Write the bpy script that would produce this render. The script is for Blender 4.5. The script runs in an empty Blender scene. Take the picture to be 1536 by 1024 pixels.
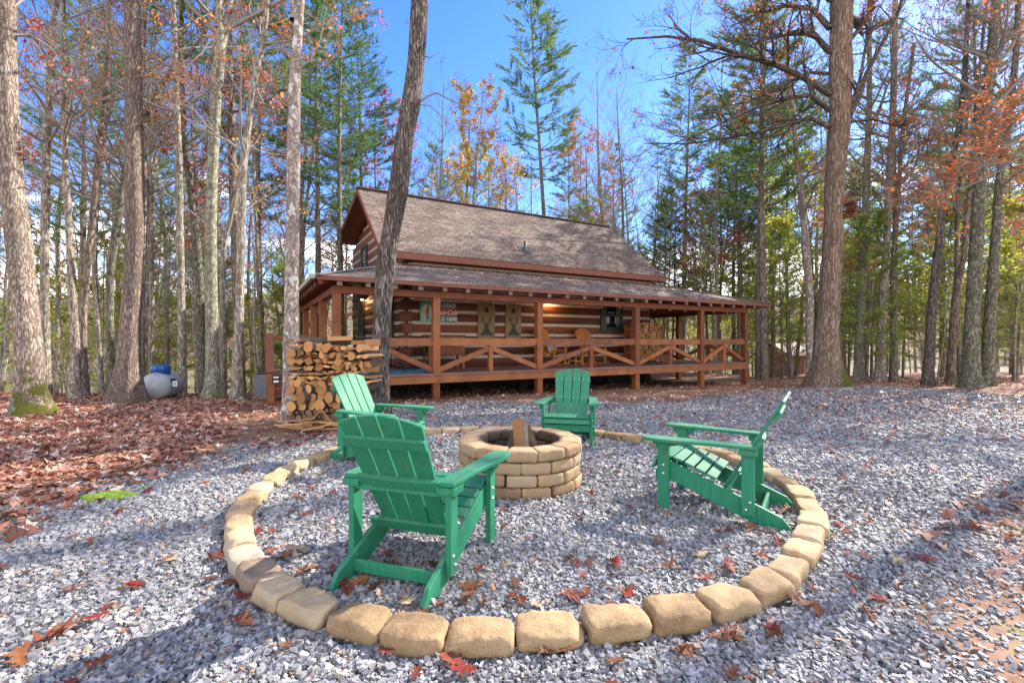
import bpy, math, random
import numpy as np
from mathutils import Vector, Matrix, noise
C = bpy.context.scene.collection
PI = math.pi
F = 700.0; HC = 1.3
R0 = random.Random(7)

# ------------------------------------------------------------------ helpers
def lerp(a, b, t): return a + (b - a) * t

class MB:
    def __init__(s): s.v = []; s.f = []; s.m = []; s.r = []; s.sm = []
    def add(s, vs, fs, mat=0, rnd=0.5, smooth=False):
        b = len(s.v); s.v.extend(vs); s.r.extend([rnd] * len(vs))
        for f in fs:
            s.f.append([b + i for i in f]); s.m.append(mat); s.sm.append(smooth)
    def box(s, x0, x1, y0, y1, z0, z1, mat=0, rnd=0.5, M=None):
        vs = [Vector((x, y, z)) for z in (z0, z1) for y in (y0, y1) for x in (x0, x1)]
        if M is not None: vs = [M @ v for v in vs]
        s.add(vs, [(0,2,3,1),(4,5,7,6),(0,1,5,4),(2,6,7,3),(0,4,6,2),(1,3,7,5)], mat, rnd)
    def beam(s, p, q, w, h, mat=0, rnd=0.5, side=None):
        p = Vector(p); q = Vector(q); d = (q - p).normalized()
        up = Vector((0,0,1))
        if side is None:
            sd = d.cross(up)
            if sd.length < 1e-4: sd = Vector((1,0,0))
        else: sd = Vector(side)
        sd.normalize(); u2 = sd.cross(d).normalized()
        vs = []
        for e in (p, q):
            for a, b in ((-1,-1),(1,-1),(1,1),(-1,1)):
                vs.append(e + sd * (a * w / 2) + u2 * (b * h / 2))
        s.add(vs, [(0,1,2,3)[::-1],(4,5,6,7),(0,1,5,4),(1,2,6,5),(2,3,7,6),(3,0,4,7)], mat, rnd)
    def prism(s, poly, h0, h1, fn, mat=0, rnd=0.5, capmat=None):
        # poly list of 2D, fn(a,b,h)->vec
        n = len(poly)
        vs = [Vector(fn(a, b, h0)) for a, b in poly] + [Vector(fn(a, b, h1)) for a, b in poly]
        cm = mat if capmat is None else capmat
        s.add(vs, [], mat, rnd); b = len(s.v) - 2 * n
        for i in range(n):
            j = (i + 1) % n
            s.f.append([b+i, b+j, b+n+j, b+n+i]); s.m.append(mat); s.sm.append(False)
        s.f.append([b + i for i in range(n)][::-1]); s.m.append(cm); s.sm.append(False)
        s.f.append([b + n + i for i in range(n)]); s.m.append(cm); s.sm.append(False)
    def tube(s, pts, rad, n=6, mat=0, rnd=0.5, cap=True, smooth=True, capmat=None, jit=None):
        k = len(pts); vs = []; pv = None
        for i in range(k):
            a = pts[max(i-1, 0)]; b = pts[min(i+1, k-1)]
            d = (b - a); d.normalize()
            if pv is None:
                pv = d.orthogonal().normalized()
            pv = (pv - d * pv.dot(d))
            if pv.length < 1e-5: pv = d.orthogonal()
            pv.normalize(); w = d.cross(pv); r = rad[i]
            for j in range(n):
                th = 2 * PI * j / n
                rr = r if jit is None else r * jit(th, i)
                vs.append(pts[i] + pv * (math.cos(th) * rr) + w * (math.sin(th) * rr))
        b = len(s.v); s.v.extend(vs); s.r.extend([rnd] * len(vs))
        for i in range(k - 1):
            for j in range(n):
                j2 = (j + 1) % n
                s.f.append([b+i*n+j, b+i*n+j2, b+(i+1)*n+j2, b+(i+1)*n+j]); s.m.append(mat); s.sm.append(smooth)
        if cap:
            cm = mat if capmat is None else capmat
            s.f.append([b + j for j in range(n)][::-1]); s.m.append(cm); s.sm.append(False)
            s.f.append([b + (k-1)*n + j for j in range(n)]); s.m.append(cm); s.sm.append(False)
    def lathe(s, prof, n=24, mat=0, M=None, rnd=.5):
        vs = []
        for r, z in prof:
            for j in range(n):
                v = Vector((r * math.cos(2*PI*j/n), r * math.sin(2*PI*j/n), z))
                vs.append(M @ v if M is not None else v)
        fs = []
        for i in range(len(prof) - 1):
            for j in range(n):
                j2 = (j+1) % n
                fs.append((i*n+j, i*n+j2, (i+1)*n+j2, (i+1)*n+j))
        s.add(vs, fs, mat, rnd, True)
    def mesh(s, name):
        me = bpy.data.meshes.new(name)
        me.from_pydata([tuple(v) for v in s.v], [], s.f)
        me.polygons.foreach_set('material_index', s.m)
        me.polygons.foreach_set('use_smooth', s.sm)
        at = me.attributes.new('rnd', 'FLOAT', 'POINT'); at.data.foreach_set('value', s.r)
        me.update(); return me
    def build(s, name, mats, parent=None, bevel=0, seg=1):
        me = s.mesh(name)
        for m in (mats if isinstance(mats, (list, tuple)) else [mats]): me.materials.append(m)
        return link(name, me, parent, bevel, seg)

def link(name, me, parent=None, bevel=0, seg=1):
    o = bpy.data.objects.new(name, me); C.objects.link(o)
    if parent is not None: o.parent = parent
    if bevel:
        b = o.modifiers.new('bevel', 'BEVEL'); b.width = bevel; b.segments = seg; b.limit_method = 'ANGLE'
        b.harden_normals = False
    return o
def tag(o, label=None, cat=None, group=None, kind=None):
    if label: o['label'] = label
    if cat: o['category'] = cat
    if group: o['group'] = group
    if kind: o['kind'] = kind
    return o
def empty(name, loc, rz=0, label=None, cat=None, group=None):
    o = bpy.data.objects.new(name, None); C.objects.link(o); o.location = loc; o.rotation_euler = (0, 0, rz)
    o.empty_display_size = .1
    return tag(o, label, cat, group)
def copy_tree(o, parent=None):
    c = o.copy(); C.objects.link(c); c.parent = parent
    for ch in o.children: copy_tree(ch, c)
    return c
def ordn(n):
    s = 'th' if 10 <= n % 100 <= 20 else {1:'st',2:'nd',3:'rd'}.get(n % 10, 'th')
    W = {1:'first',2:'second',3:'third',4:'fourth',5:'fifth',6:'sixth',7:'seventh',8:'eighth',9:'ninth',10:'tenth'}
    return W.get(n, '%d%s' % (n, s))
def pxof(p): return 768 + F * p[0] / max(p[1], .3)
def uniq(items):      # items: (obj, base label, sort key)
    d = {}
    for o, l, k in items: d.setdefault(l, []).append((k, o))
    for l, L in d.items():
        L.sort(key=lambda a: a[0])
        for i, (k, o) in enumerate(L):
            o['label'] = l if len(L) == 1 else '%s, %s from the left' % (l, ordn(i+1))

# ------------------------------------------------------------------ terrain
def hz(x, y):
    x = np.asarray(x, float); y = np.asarray(y, float)
    a = np.where(y > 1, x / np.maximum(y, 1), x / 6.0)
    a = np.clip(a, -3, 3)
    c = np.interp(a, [-1.2,-.47,-.33,.42,.55,.8,1.3], [13.2,13.0,25,25,20,17.5,16])
    sl = np.interp(a, [-1.2,-.42,-.3,.42,.6,1.3], [.26,.26,.16,.12,.055,.045])
    r = np.where(y > 1, y, np.abs(x) * .7)
    t = np.maximum(0, r - c)
    z = -.028 * np.clip(y - 5.5, 0, 14.5)
    ex = sl * (np.sqrt(t*t + 1) - 1)
    z = z - 9 * np.tanh(ex / 9)
    z = z + .15 * np.maximum(0, r - 95)
    z = z + .02 * np.sin(x*.9+1) * np.sin(y*.7) * np.clip((np.hypot(x, y-4)-4)/4, 0, 1)
    z = z + .25*np.sin(x*.11+.4)*np.sin(y*.13) * np.clip((r-22)/20, 0, 1)
    return z
def H1(x, y): return float(hz(x, y))
def G(px, py, dz=0.0):
    k = (px - 768) / F; m = (511 - py) / F
    lo = .3; y = lo
    while y < 80:
        if HC + m * y <= H1(k * y, y) + dz: break
        y += .1
    a, b = y - .1, y
    for _ in range(18):
        mm = (a + b) / 2
        if HC + m * mm <= H1(k * mm, mm) + dz: b = mm
        else: a = mm
    return Vector((k * b, b, H1(k*b, b) + dz))
def P(px, py, Y): return Vector(((px - 768) / F * Y, Y, HC + (511 - py) / F * Y))

# ------------------------------------------------------------------ materials
def newmat(name):
    m = bpy.data.materials.new(name); m.use_nodes = True
    nt = m.node_tree; nt.nodes.clear()
    out = nt.nodes.new('ShaderNodeOutputMaterial')
    bs = nt.nodes.new('ShaderNodeBsdfPrincipled'); nt.links.new(bs.outputs[0], out.inputs[0])
    return m, nt, bs, out
def N(nt, t, **kw):
    n = nt.nodes.new('ShaderNode' + t)
    for k, v in kw.items():
        if k in n.inputs.keys(): n.inputs[k].default_value = v
        else: setattr(n, k, v)
    return n
def L(nt, a, b): nt.links.new(a, b)
def ramp(nt, fac, stops, interp='LINEAR'):
    r = nt.nodes.new('ShaderNodeValToRGB'); r.color_ramp.interpolation = interp
    e = r.color_ramp.elements
    while len(e) < len(stops): e.new(.5)
    for i, (p, c) in enumerate(stops):
        e[i].position = p; e[i].color = (c if isinstance(c, (tuple, list)) else (c, c, c)) + (() if isinstance(c, (tuple, list)) and len(c) == 4 else (1,)) if isinstance(c, tuple) else (c, c, c, 1)
    if fac is not None: L(nt, fac, r.inputs[0])
    return r
def coords(nt, scale=(1,1,1), kind='Object', rot=(0,0,0)):
    tc = nt.nodes.new('ShaderNodeTexCoord'); mp = nt.nodes.new('ShaderNodeMapping')
    mp.inputs['Scale'].default_value = scale; mp.inputs['Rotation'].default_value = rot
    L(nt, tc.outputs[kind], mp.inputs[0]); return mp.outputs[0]
def mix(nt, f, a, b, mode='MIX'):
    m = nt.nodes.new('ShaderNodeMixRGB'); m.blend_type = mode
    for i, v in enumerate((f, a, b)):
        if hasattr(v, 'links'): L(nt, v, m.inputs[i])
        elif i == 0: m.inputs[0].default_value = v
        else: m.inputs[i].default_value = tuple(v) + ((1,) if len(v) == 3 else ())
    return m.outputs[0]
def math_(nt, op, a, b=None, c=None):
    m = nt.nodes.new('ShaderNodeMath'); m.operation = op
    for i, v in enumerate((a, b, c)):
        if v is None: continue
        if hasattr(v, 'links'): L(nt, v, m.inputs[i])
        else: m.inputs[i].default_value = v
    return m.outputs[0]
def bump(nt, bs, h, st=.5, dist=.02):
    b = nt.nodes.new('ShaderNodeBump'); b.inputs['Strength'].default_value = st; b.inputs['Distance'].default_value = dist
    L(nt, h, b.inputs['Height']); L(nt, b.outputs[0], bs.inputs['Normal']); return b
def attr(nt, name='rnd'):
    a = nt.nodes.new('ShaderNodeAttribute'); a.attribute_name = name; return a.outputs['Fac']
def objrand(nt):
    a = nt.nodes.new('ShaderNodeObjectInfo'); return a.outputs['Random']

def wood(name, c1, c2, scale=(3,3,3), rough=.6, grain=(40,40,3), bmp=.25, streak=None):
    m, nt, bs, out = newmat(name)
    n1 = N(nt, 'TexNoise', Scale=1.0, Detail=5.0, Roughness=.6); L(nt, coords(nt, scale), n1.inputs[0])
    n2 = N(nt, 'TexNoise', Scale=1.0, Detail=4.0, Roughness=.7, Distortion=.6); L(nt, coords(nt, grain), n2.inputs[0])
    a = math_(nt, 'ADD', math_(nt, 'MULTIPLY', n1.outputs[0], .55), math_(nt, 'MULTIPLY', n2.outputs[0], .45))
    a = math_(nt, 'ADD', a, math_(nt, 'MULTIPLY', math_(nt, 'SUBTRACT', attr(nt), .5), .35))
    r = ramp(nt, a, [(.3, c1), (.7, c2)])
    col = r.outputs[0]
    # knots
    vo = N(nt, 'TexVoronoi', Scale=1.0); L(nt, coords(nt, (2.2,2.2,2.2)), vo.inputs[0])
    kn = ramp(nt, vo.outputs['Distance'], [(.03, 1.0), (.09, 0.0)])
    col = mix(nt, math_(nt, 'MULTIPLY', kn.outputs[0], .6), col, tuple(x*.35 for x in c1))
    L(nt, col, bs.inputs['Base Color']); bs.inputs['Roughness'].default_value = rough
    bs.inputs['Specular IOR Level'].default_value = .35
    bump(nt, bs, n2.outputs[0], bmp, .01)
    return m

def plain(name, col, rough=.5, metal=0, bmp=0, scale=30, var=.15):
    m, nt, bs, out = newmat(name)
    n = N(nt, 'TexNoise', Scale=float(scale), Detail=4.0); L(nt, coords(nt), n.inputs[0])
    r = ramp(nt, n.outputs[0], [(.3, tuple(c*(1-var) for c in col)), (.7, tuple(min(1, c*(1+var)) for c in col))])
    L(nt, r.outputs[0], bs.inputs['Base Color'])
    bs.inputs['Roughness'].default_value = rough; bs.inputs['Metallic'].default_value = metal
    if bmp: bump(nt, bs, n.outputs[0], bmp, .01)
    return m

def bark(name, c1, c2, furrow=(28,28,5), bst=.9, lichen=0.0, lichc=(.5,.52,.46), moss=0.0, mossh=.6, mdir=1, dist=.03):
    m, nt, bs, out = newmat(name)
    co = coords(nt, furrow)
    nz = N(nt, 'TexNoise', Scale=.6, Detail=3.0); L(nt, co, nz.inputs[0])
    cc = mix(nt, .25, co, nz.outputs['Color'], 'ADD')
    vo = N(nt, 'TexNoise', Scale=.75, Detail=3.0, Roughness=.55, Distortion=.35); L(nt, cc, vo.inputs[0])
    n2 = N(nt, 'TexNoise', Scale=2.2, Detail=7.0, Roughness=.72); L(nt, co, n2.inputs[0])
    rd = math_(nt, 'MULTIPLY', math_(nt, 'ABSOLUTE', math_(nt, 'SUBTRACT', vo.outputs[0], .5)), 5.0)
    ed = ramp(nt, rd, [(0.0, 0.0), (.55, 1.0)])
    h = math_(nt, 'ADD', math_(nt, 'MULTIPLY', ed.outputs[0], .45), math_(nt, 'MULTIPLY', n2.outputs[0], .8))
    col = ramp(nt, h, [(.32, tuple(x*.3 for x in c1)), (.58, c1), (.88, c2)]).outputs[0]
    n3 = N(nt, 'TexNoise', Scale=1.3, Detail=4.0, Roughness=.65); L(nt, coords(nt, (1,1,.5)), n3.inputs[0])
    col = mix(nt, ramp(nt, n3.outputs[0], [(.4, 0.0), (.65, .55)]).outputs[0], col, tuple(x*.6 for x in c1))
    if lichen:
        n4 = N(nt, 'TexNoise', Scale=9.0, Detail=5.0, Roughness=.6); L(nt, coords(nt, (1,1,.8)), n4.inputs[0])
        col = mix(nt, ramp(nt, n4.outputs[0], [(.62-lichen*.2, 0.0), (.68-lichen*.2, .8)]).outputs[0], col, lichc)
    if moss:
        tc = nt.nodes.new('ShaderNodeTexCoord'); sp = nt.nodes.new('ShaderNodeSeparateXYZ'); L(nt, tc.outputs['Object'], sp.inputs[0])
        n5 = N(nt, 'TexNoise', Scale=5.0, Detail=5.0, Roughness=.65); L(nt, tc.outputs['Object'], n5.inputs[0])
        g = math_(nt, 'SUBTRACT', math_(nt, 'ADD', math_(nt, 'SUBTRACT', math_(nt, 'MULTIPLY', n5.outputs[0], 2.4), .78), math_(nt, 'MULTIPLY', sp.outputs[0], .9*mdir)), math_(nt, 'SUBTRACT', math_(nt, 'MULTIPLY', sp.outputs[2], .45/mossh), .17 if mossh == 1.15 else 0.0))
        mk = ramp(nt, g, [(.45, 0.0), (.60, moss*.9)])
        col = mix(nt, mk.outputs[0], col, mix(nt, n2.outputs[0], (.045,.05,.008), (.21,.21,.02)))
    L(nt, col, bs.inputs['Base Color']); bs.inputs['Roughness'].default_value = .9
    bs.inputs['Specular IOR Level'].default_value = .15
    bump(nt, bs, h, bst, dist)
    return m

def leafmat(name, stops, trans=.45, src='attr'):
    m, nt, bs, out = newmat(name)
    r = ramp(nt, attr(nt) if src == 'attr' else objrand(nt), stops)
    L(nt, r.outputs[0], bs.inputs['Base Color']); bs.inputs['Roughness'].default_value = .6
    bs.inputs['Specular IOR Level'].default_value = .25
    if trans:
        t = nt.nodes.new('ShaderNodeBsdfTranslucent'); L(nt, mix(nt, 1.0, r.outputs[0], (1.5,1.4,1.1), 'MULTIPLY'), t.inputs[0])
        ms = nt.nodes.new('ShaderNodeMixShader'); ms.inputs[0].default_value = trans
        L(nt, bs.outputs[0], ms.inputs[1]); L(nt, t.outputs[0], ms.inputs[2]); L(nt, ms.outputs[0], out.inputs[0])
    return m

def stonemat(name, stops, bst=.5, soot=False):
    m, nt, bs, out = newmat(name)
    n1 = N(nt, 'TexNoise', Scale=7.0, Detail=6.0, Roughness=.6); L(nt, coords(nt), n1.inputs[0])
    n2 = N(nt, 'TexNoise', Scale=70.0, Detail=4.0, Roughness=.7); L(nt, coords(nt), n2.inputs[0])
    f = math_(nt, 'ADD', math_(nt, 'MULTIPLY', n1.outputs[0], .6), math_(nt, 'MULTIPLY', attr(nt), .55))
    f = math_(nt, 'ADD', f, math_(nt, 'MULTIPLY', math_(nt, 'SUBTRACT', n2.outputs[0], .5), .25))
    r = ramp(nt, f, stops)
    n3 = N(nt, 'TexNoise', Scale=2.2, Detail=3.0); L(nt, coords(nt), n3.inputs[0])
    col = mix(nt, ramp(nt, n3.outputs[0], [(.45, 0.0), (.7, .5)]).outputs[0], r.outputs[0], tuple(x*.45 for x in stops[1][1]))
    n4 = N(nt, 'TexNoise', Scale=160.0, Detail=2.0); L(nt, coords(nt), n4.inputs[0])
    col = mix(nt, ramp(nt, n4.outputs[0], [(.62, 0.0), (.72, .5)]).outputs[0], col, tuple(x*.3 for x in stops[1][1]))
    if soot:
        tc = nt.nodes.new('ShaderNodeTexCoord'); sp = nt.nodes.new('ShaderNodeSeparateXYZ'); L(nt, tc.outputs['Object'], sp.inputs[0])
        sf = math_(nt, 'ADD', math_(nt, 'MULTIPLY', sp.outputs[1], 5.0), math_(nt, 'MULTIPLY', n1.outputs[0], .9))
        col = mix(nt, ramp(nt, sf, [(.62, 0.0), (.98, .88)]).outputs[0], col, (.022,.018,.016))
    L(nt, col, bs.inputs['Base Color']); bs.inputs['Roughness'].default_value = .85
    bs.inputs['Specular IOR Level'].default_value = .2
    bump(nt, bs, math_(nt, 'ADD', n1.outputs[0], math_(nt, 'MULTIPLY', n2.outputs[0], .35)), bst, .02)
    return m

M = {}
M['post'] = wood('stained_post_wood', (.13,.034,.012), (.35,.115,.032), rough=.5)
M['rail'] = wood('stained_rail_wood', (.14,.040,.013), (.38,.135,.036), rough=.45, grain=(3,30,30))
M['beam'] = wood('stained_beam_wood', (.12,.028,.010), (.29,.075,.024), rough=.55, grain=(3,30,30))
M['fascia'] = wood('fascia_wood', (.13,.045,.028), (.24,.085,.05), rough=.6, grain=(3,30,30))
M['rafter_end'] = wood('weathered_rafter_end', (.13,.085,.07), (.24,.165,.14), rough=.7)
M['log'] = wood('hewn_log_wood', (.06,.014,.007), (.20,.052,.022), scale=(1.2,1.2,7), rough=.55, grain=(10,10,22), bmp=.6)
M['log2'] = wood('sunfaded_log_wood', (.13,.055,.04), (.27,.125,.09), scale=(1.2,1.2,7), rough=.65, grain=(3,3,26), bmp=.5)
M['soffit'] = wood('soffit_boards', (.20,.06,.02), (.36,.12,.045), grain=(20,3,3))
M['deck'] = wood('deck_boards', (.13,.065,.055), (.27,.15,.125), rough=.45, grain=(2,22,4))
M['chink'] = plain('chinking', (.52,.44,.33), .85, bmp=.4, scale=20)
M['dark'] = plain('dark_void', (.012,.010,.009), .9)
M['green_trim'] = plain('dark_green_trim', (.028,.05,.045), .5)
M['gutter'] = plain('tan_gutter', (.36,.33,.27), .5)
M['curtain'] = plain('sheer_curtain', (.10,.095,.075), .6)
M['iron'] = plain('black_iron', (.02,.02,.022), .45, .6)
M['pipe'] = plain('vent_pipe', (.05,.055,.065), .5)
M['steel'] = plain('bolt_steel', (.55,.55,.52), .35, .9)
M['tank'] = plain('tank_paint', (.36,.385,.40), .5, 0, .12, 3, .22)
M['blue'] = plain('blue_lid_plastic', (.012,.09,.30), .35)
M['white'] = plain('white_paint', (.7,.7,.68), .5)
M['grey'] = plain('grey_metal', (.2,.21,.22), .5)
M['rocker'] = wood('honey_rocker_wood', (.33,.12,.025), (.6,.26,.06), rough=.45)
M['rug'] = plain('blue_rug', (.05,.22,.36), .95, 0, .3, 7, .8)
M['plywood'] = wood('board_plywood', (.20,.12,.055), (.34,.22,.10), scale=(2,2,2), rough=.6)
M['ink'] = plain('dark_green_ink', (.018,.035,.028), .6)
M['black'] = plain('black_paint', (.01,.01,.01), .6)
M['moss'] = plain('moss', (.20,.29,.02), .95, 0, .8, 60, .5)

def glassmat():
    m, nt, bs, out = newmat('window_glass')
    bs.inputs['Base Color'].default_value = (.012,.014,.014,1); bs.inputs['Roughness'].default_value = .04
    bs.inputs['Specular IOR Level'].default_value = .35; return m
M['glass'] = glassmat()
def emis(name, col, st):
    m, nt, bs, out = newmat(name); bs.inputs['Base Color'].default_value = col + (1,)
    bs.inputs['Emission Color'].default_value = col + (1,); bs.inputs['Emission Strength'].default_value = st; return m
M['lamp_on'] = emis('lit_bulb', (1, .62, .25), 14)
M['bulb'] = emis('frosted_bulb', (.55,.53,.5), .03)

def shingle():
    m, nt, bs, out = newmat('roof_shingles')
    tc = nt.nodes.new('ShaderNodeUVMap'); tc.uv_map = 'UVMap'
    br = N(nt, 'TexBrick', Scale=1.0); br.inputs['Brick Width'].default_value = .24; br.inputs['Row Height'].default_value = .14
    br.inputs['Mortar Size'].default_value = .012; br.inputs['Mortar Smooth'].default_value = .3; br.inputs['Bias'].default_value = 0
    br.offset = .37; br.inputs['Color1'].default_value = (.125,.097,.08,1); br.inputs['Color2'].default_value = (.22,.178,.15,1); br.inputs['Mortar'].default_value = (.06,.045,.04,1)
    L(nt, tc.outputs[0], br.inputs[0])
    n = N(nt, 'TexNoise', Scale=1.1, Detail=5.0, Roughness=.6); L(nt, tc.outputs[0], n.inputs[0])
    n2 = N(nt, 'TexNoise', Scale=90.0, Detail=2.0); L(nt, tc.outputs[0], n2.inputs[0])
    col = mix(nt, .4, br.outputs[0], ramp(nt, n.outputs[0], [(.35, (.30,.27,.26)), (.65, (.72,.66,.62))]).outputs[0], 'OVERLAY')
    col = mix(nt, .35, col, ramp(nt, n2.outputs[0], [(.35, .15), (.65, .75)]).outputs[0], 'OVERLAY')
    L(nt, col, bs.inputs['Base Color']); bs.inputs['Roughness'].default_value = .92; bs.inputs['Specular IOR Level'].default_value = .15
    sp = nt.nodes.new('ShaderNodeSeparateXYZ'); L(nt, tc.outputs[0], sp.inputs[0])
    saw = math_(nt, 'FRACT', math_(nt, 'DIVIDE', sp.outputs[1], .14))
    bump(nt, bs, math_(nt, 'ADD', math_(nt, 'MULTIPLY', saw, -.6), math_(nt, 'ADD', br.outputs['Fac'], math_(nt, 'MULTIPLY', n2.outputs[0], .3))), .6, -.02)
    return m
M['shingle'] = shingle(); M['cap'] = plain('shingle_cap', (.19,.145,.125), .9, 0, .5, 40, .3)

def chairpaint():
    m, nt, bs, out = newmat('green_resin_lumber')
    n = N(nt, 'TexNoise', Scale=1.0, Detail=5.0, Roughness=.7); L(nt, coords(nt, (70,70,5)), n.inputs[0])
    n2 = N(nt, 'TexNoise', Scale=5.0, Detail=5.0, Roughness=.65); L(nt, coords(nt), n2.inputs[0])
    c = ramp(nt, n.outputs[0], [(.3, (.010,.145,.072)), (.7, (.022,.225,.115))]).outputs[0]
    dirt = ramp(nt, n2.outputs[0], [(.58, 0.0), (.74, .55)]).outputs[0]
    c = mix(nt, dirt, c, (.10,.085,.035))
    ge = nt.nodes.new('ShaderNodeNewGeometry'); sp = nt.nodes.new('ShaderNodeSeparateXYZ'); L(nt, ge.outputs['Normal'], sp.inputs[0])
    n5 = N(nt, 'TexNoise', Scale=14.0, Detail=6.0, Roughness=.7); L(nt, coords(nt), n5.inputs[0])
    du = math_(nt, 'MULTIPLY', ramp(nt, sp.outputs[2], [(.2, .12), (.9, .75)]).outputs[0], ramp(nt, n5.outputs[0], [(.38, 0.0), (.68, .55)]).outputs[0])
    c = mix(nt, du, c, (.19,.25,.17))
    L(nt, c, bs.inputs['Base Color']); bs.inputs['Roughness'].default_value = .6; bs.inputs['Specular IOR Level'].default_value = .3
    bump(nt, bs, n.outputs[0], .25, .004); return m
M['chair'] = chairpaint()

M['edge_stone'] = stonemat('sandstone_block', bst=.9, stops=[(.3, (.15,.095,.055)), (.42, (.28,.18,.095)), (.58, (.44,.305,.165)), (.78, (.50,.385,.25)), (.95, (.50,.43,.33))])
M['pit_stone'] = stonemat('pit_sandstone', [(.22, (.09,.055,.032)), (.42, (.26,.165,.09)), (.62, (.42,.285,.155)), (.85, (.47,.37,.25))], soot=True)
M['shaded_stone'] = stonemat('brown_shaded_block', [(.2, (.09,.065,.05)), (.45, (.22,.155,.11)), (.75, (.45,.34,.22))])  # shadow lying over half of one stone, painted in as darker brown
M['white_stone'] = stonemat('whitish_block', [(.25, (.12,.09,.06)), (.5, (.32,.25,.17)), (.8, (.47,.40,.31))])
def rockmat():
    m, nt, bs, out = newmat('gravel_stones')
    a = attr(nt)
    r = ramp(nt, a, [(0.0, (.13,.13,.137)), (.35, (.21,.208,.214)), (.65, (.285,.28,.283)), (.85, (.35,.34,.335)), (.93, (.41,.40,.38)), (.965, (.32,.23,.15)), (1.0, (.22,.13,.08))])
    n = N(nt, 'TexNoise', Scale=45.0, Detail=4.0, Roughness=.7); L(nt, coords(nt), n.inputs[0])
    c = mix(nt, .55, r.outputs[0], ramp(nt, n.outputs[0], [(.3, .25), (.7, .75)]).outputs[0], 'OVERLAY')
    L(nt, c, bs.inputs['Base Color']); bs.inputs['Roughness'].default_value = .65; bs.inputs['Specular IOR Level'].default_value = .4
    bump(nt, bs, n.outputs[0], .3, .006); return m
M['gravel'] = rockmat()
LC = {'rust red': (.21,.052,.028), 'crimson': (.21,.028,.022), 'orange brown': (.27,.10,.04), 'pale tan': (.46,.34,.21), 'dark brown': (.12,.05,.03)}
for k, c in LC.items():
    M['leaf_' + k] = leafmat('leaf_' + k.replace(' ', '_'), [(0.0, tuple(x*.7 for x in c)), (1.0, tuple(x*1.25 for x in c))], .2, 'obj')
M['litter'] = leafmat('leaf_litter_mix', [(0.0, (.14,.06,.038)), (.2, (.23,.095,.06)), (.45, (.33,.135,.085)), (.62, (.40,.20,.13)), (.8, (.50,.29,.20)), (.92, (.58,.44,.34)), (1.0, (.62,.53,.45))], .15)
M['needle'] = leafmat('pine_needles', [(0.0, (.05,.11,.025)), (.5, (.10,.19,.035)), (1.0, (.18,.26,.05))], .4)
M['needle_blue'] = leafmat('blue_green_needles', [(0.0, (.04,.10,.045)), (.5, (.08,.16,.06)), (1.0, (.15,.22,.075))], .4)
M['l_lime'] = leafmat('yellow_green_leaves', [(0.0, (.16,.20,.03)), (.5, (.30,.34,.06)), (1.0, (.48,.42,.09))], .55)
M['needle_lime'] = leafmat('young_needles', [(0.0, (.11,.18,.03)), (.5, (.20,.29,.05)), (1.0, (.34,.40,.09))], .5)
M['l_red'] = leafmat('red_leaves', [(0.0, (.22,.035,.03)), (.6, (.42,.09,.075)), (1.0, (.55,.22,.16))], .5)
M['l_orange'] = leafmat('orange_leaves', [(0.0, (.20,.055,.02)), (.6, (.42,.14,.04)), (1.0, (.55,.27,.09))], .5)
M['l_yellow'] = leafmat('yellow_leaves', [(0.0, (.38,.19,.03)), (.6, (.58,.36,.06)), (1.0, (.36,.38,.08))], .5)
M['l_brown'] = leafmat('brown_leaves', [(0.0, (.13,.05,.03)), (1.0, (.3,.14,.08))], .4)
M['bk_twig'] = plain('twig_bark', (.22,.195,.16), .9)
M['bk_grey'] = bark('pale_grey_bark', (.24,.195,.145), (.47,.41,.33), lichen=.25)
M['bk_brown'] = bark('brown_pine_bark', (.17,.13,.10), (.33,.27,.21), furrow=(14,14,4))
M['bk_dark'] = bark('dark_lichen_bark', (.13,.115,.08), (.28,.26,.19), lichen=.3, lichc=(.30,.34,.22))
M['bk_t1'] = bark('mossy_oak_bark', (.26,.195,.145), (.53,.44,.355), furrow=(34,34,8), moss=1.0, mossh=1.15, bst=1, dist=.04)
M['bk_t2'] = bark('grey_oak_bark', (.20,.145,.11), (.40,.32,.26), furrow=(40,40,7), moss=.5, mossh=.25, bst=1, dist=.035)
M['bk_t3'] = bark('green_lichen_bark', (.22,.20,.14), (.42,.40,.30), furrow=(30,30,8), lichen=.45, lichc=(.36,.38,.26), moss=.6, mossh=.4, bst=.9)
M['bk_t5'] = bark('blotched_white_bark', (.24,.185,.15), (.42,.34,.29), furrow=(26,26,12), lichen=.35, lichc=(.58,.56,.52), bst=.6, dist=.015)
M['bk_t6'] = bark('furrowed_dark_bark', (.10,.078,.064), (.34,.285,.245), furrow=(40,40,6), bst=1, dist=.045)
M['bk_t7'] = bark('brown_oak_bark', (.24,.165,.115), (.47,.35,.26), furrow=(26,26,3.6), bst=1, dist=.06, moss=.9, mossh=1.3, mdir=1.15)
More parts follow.
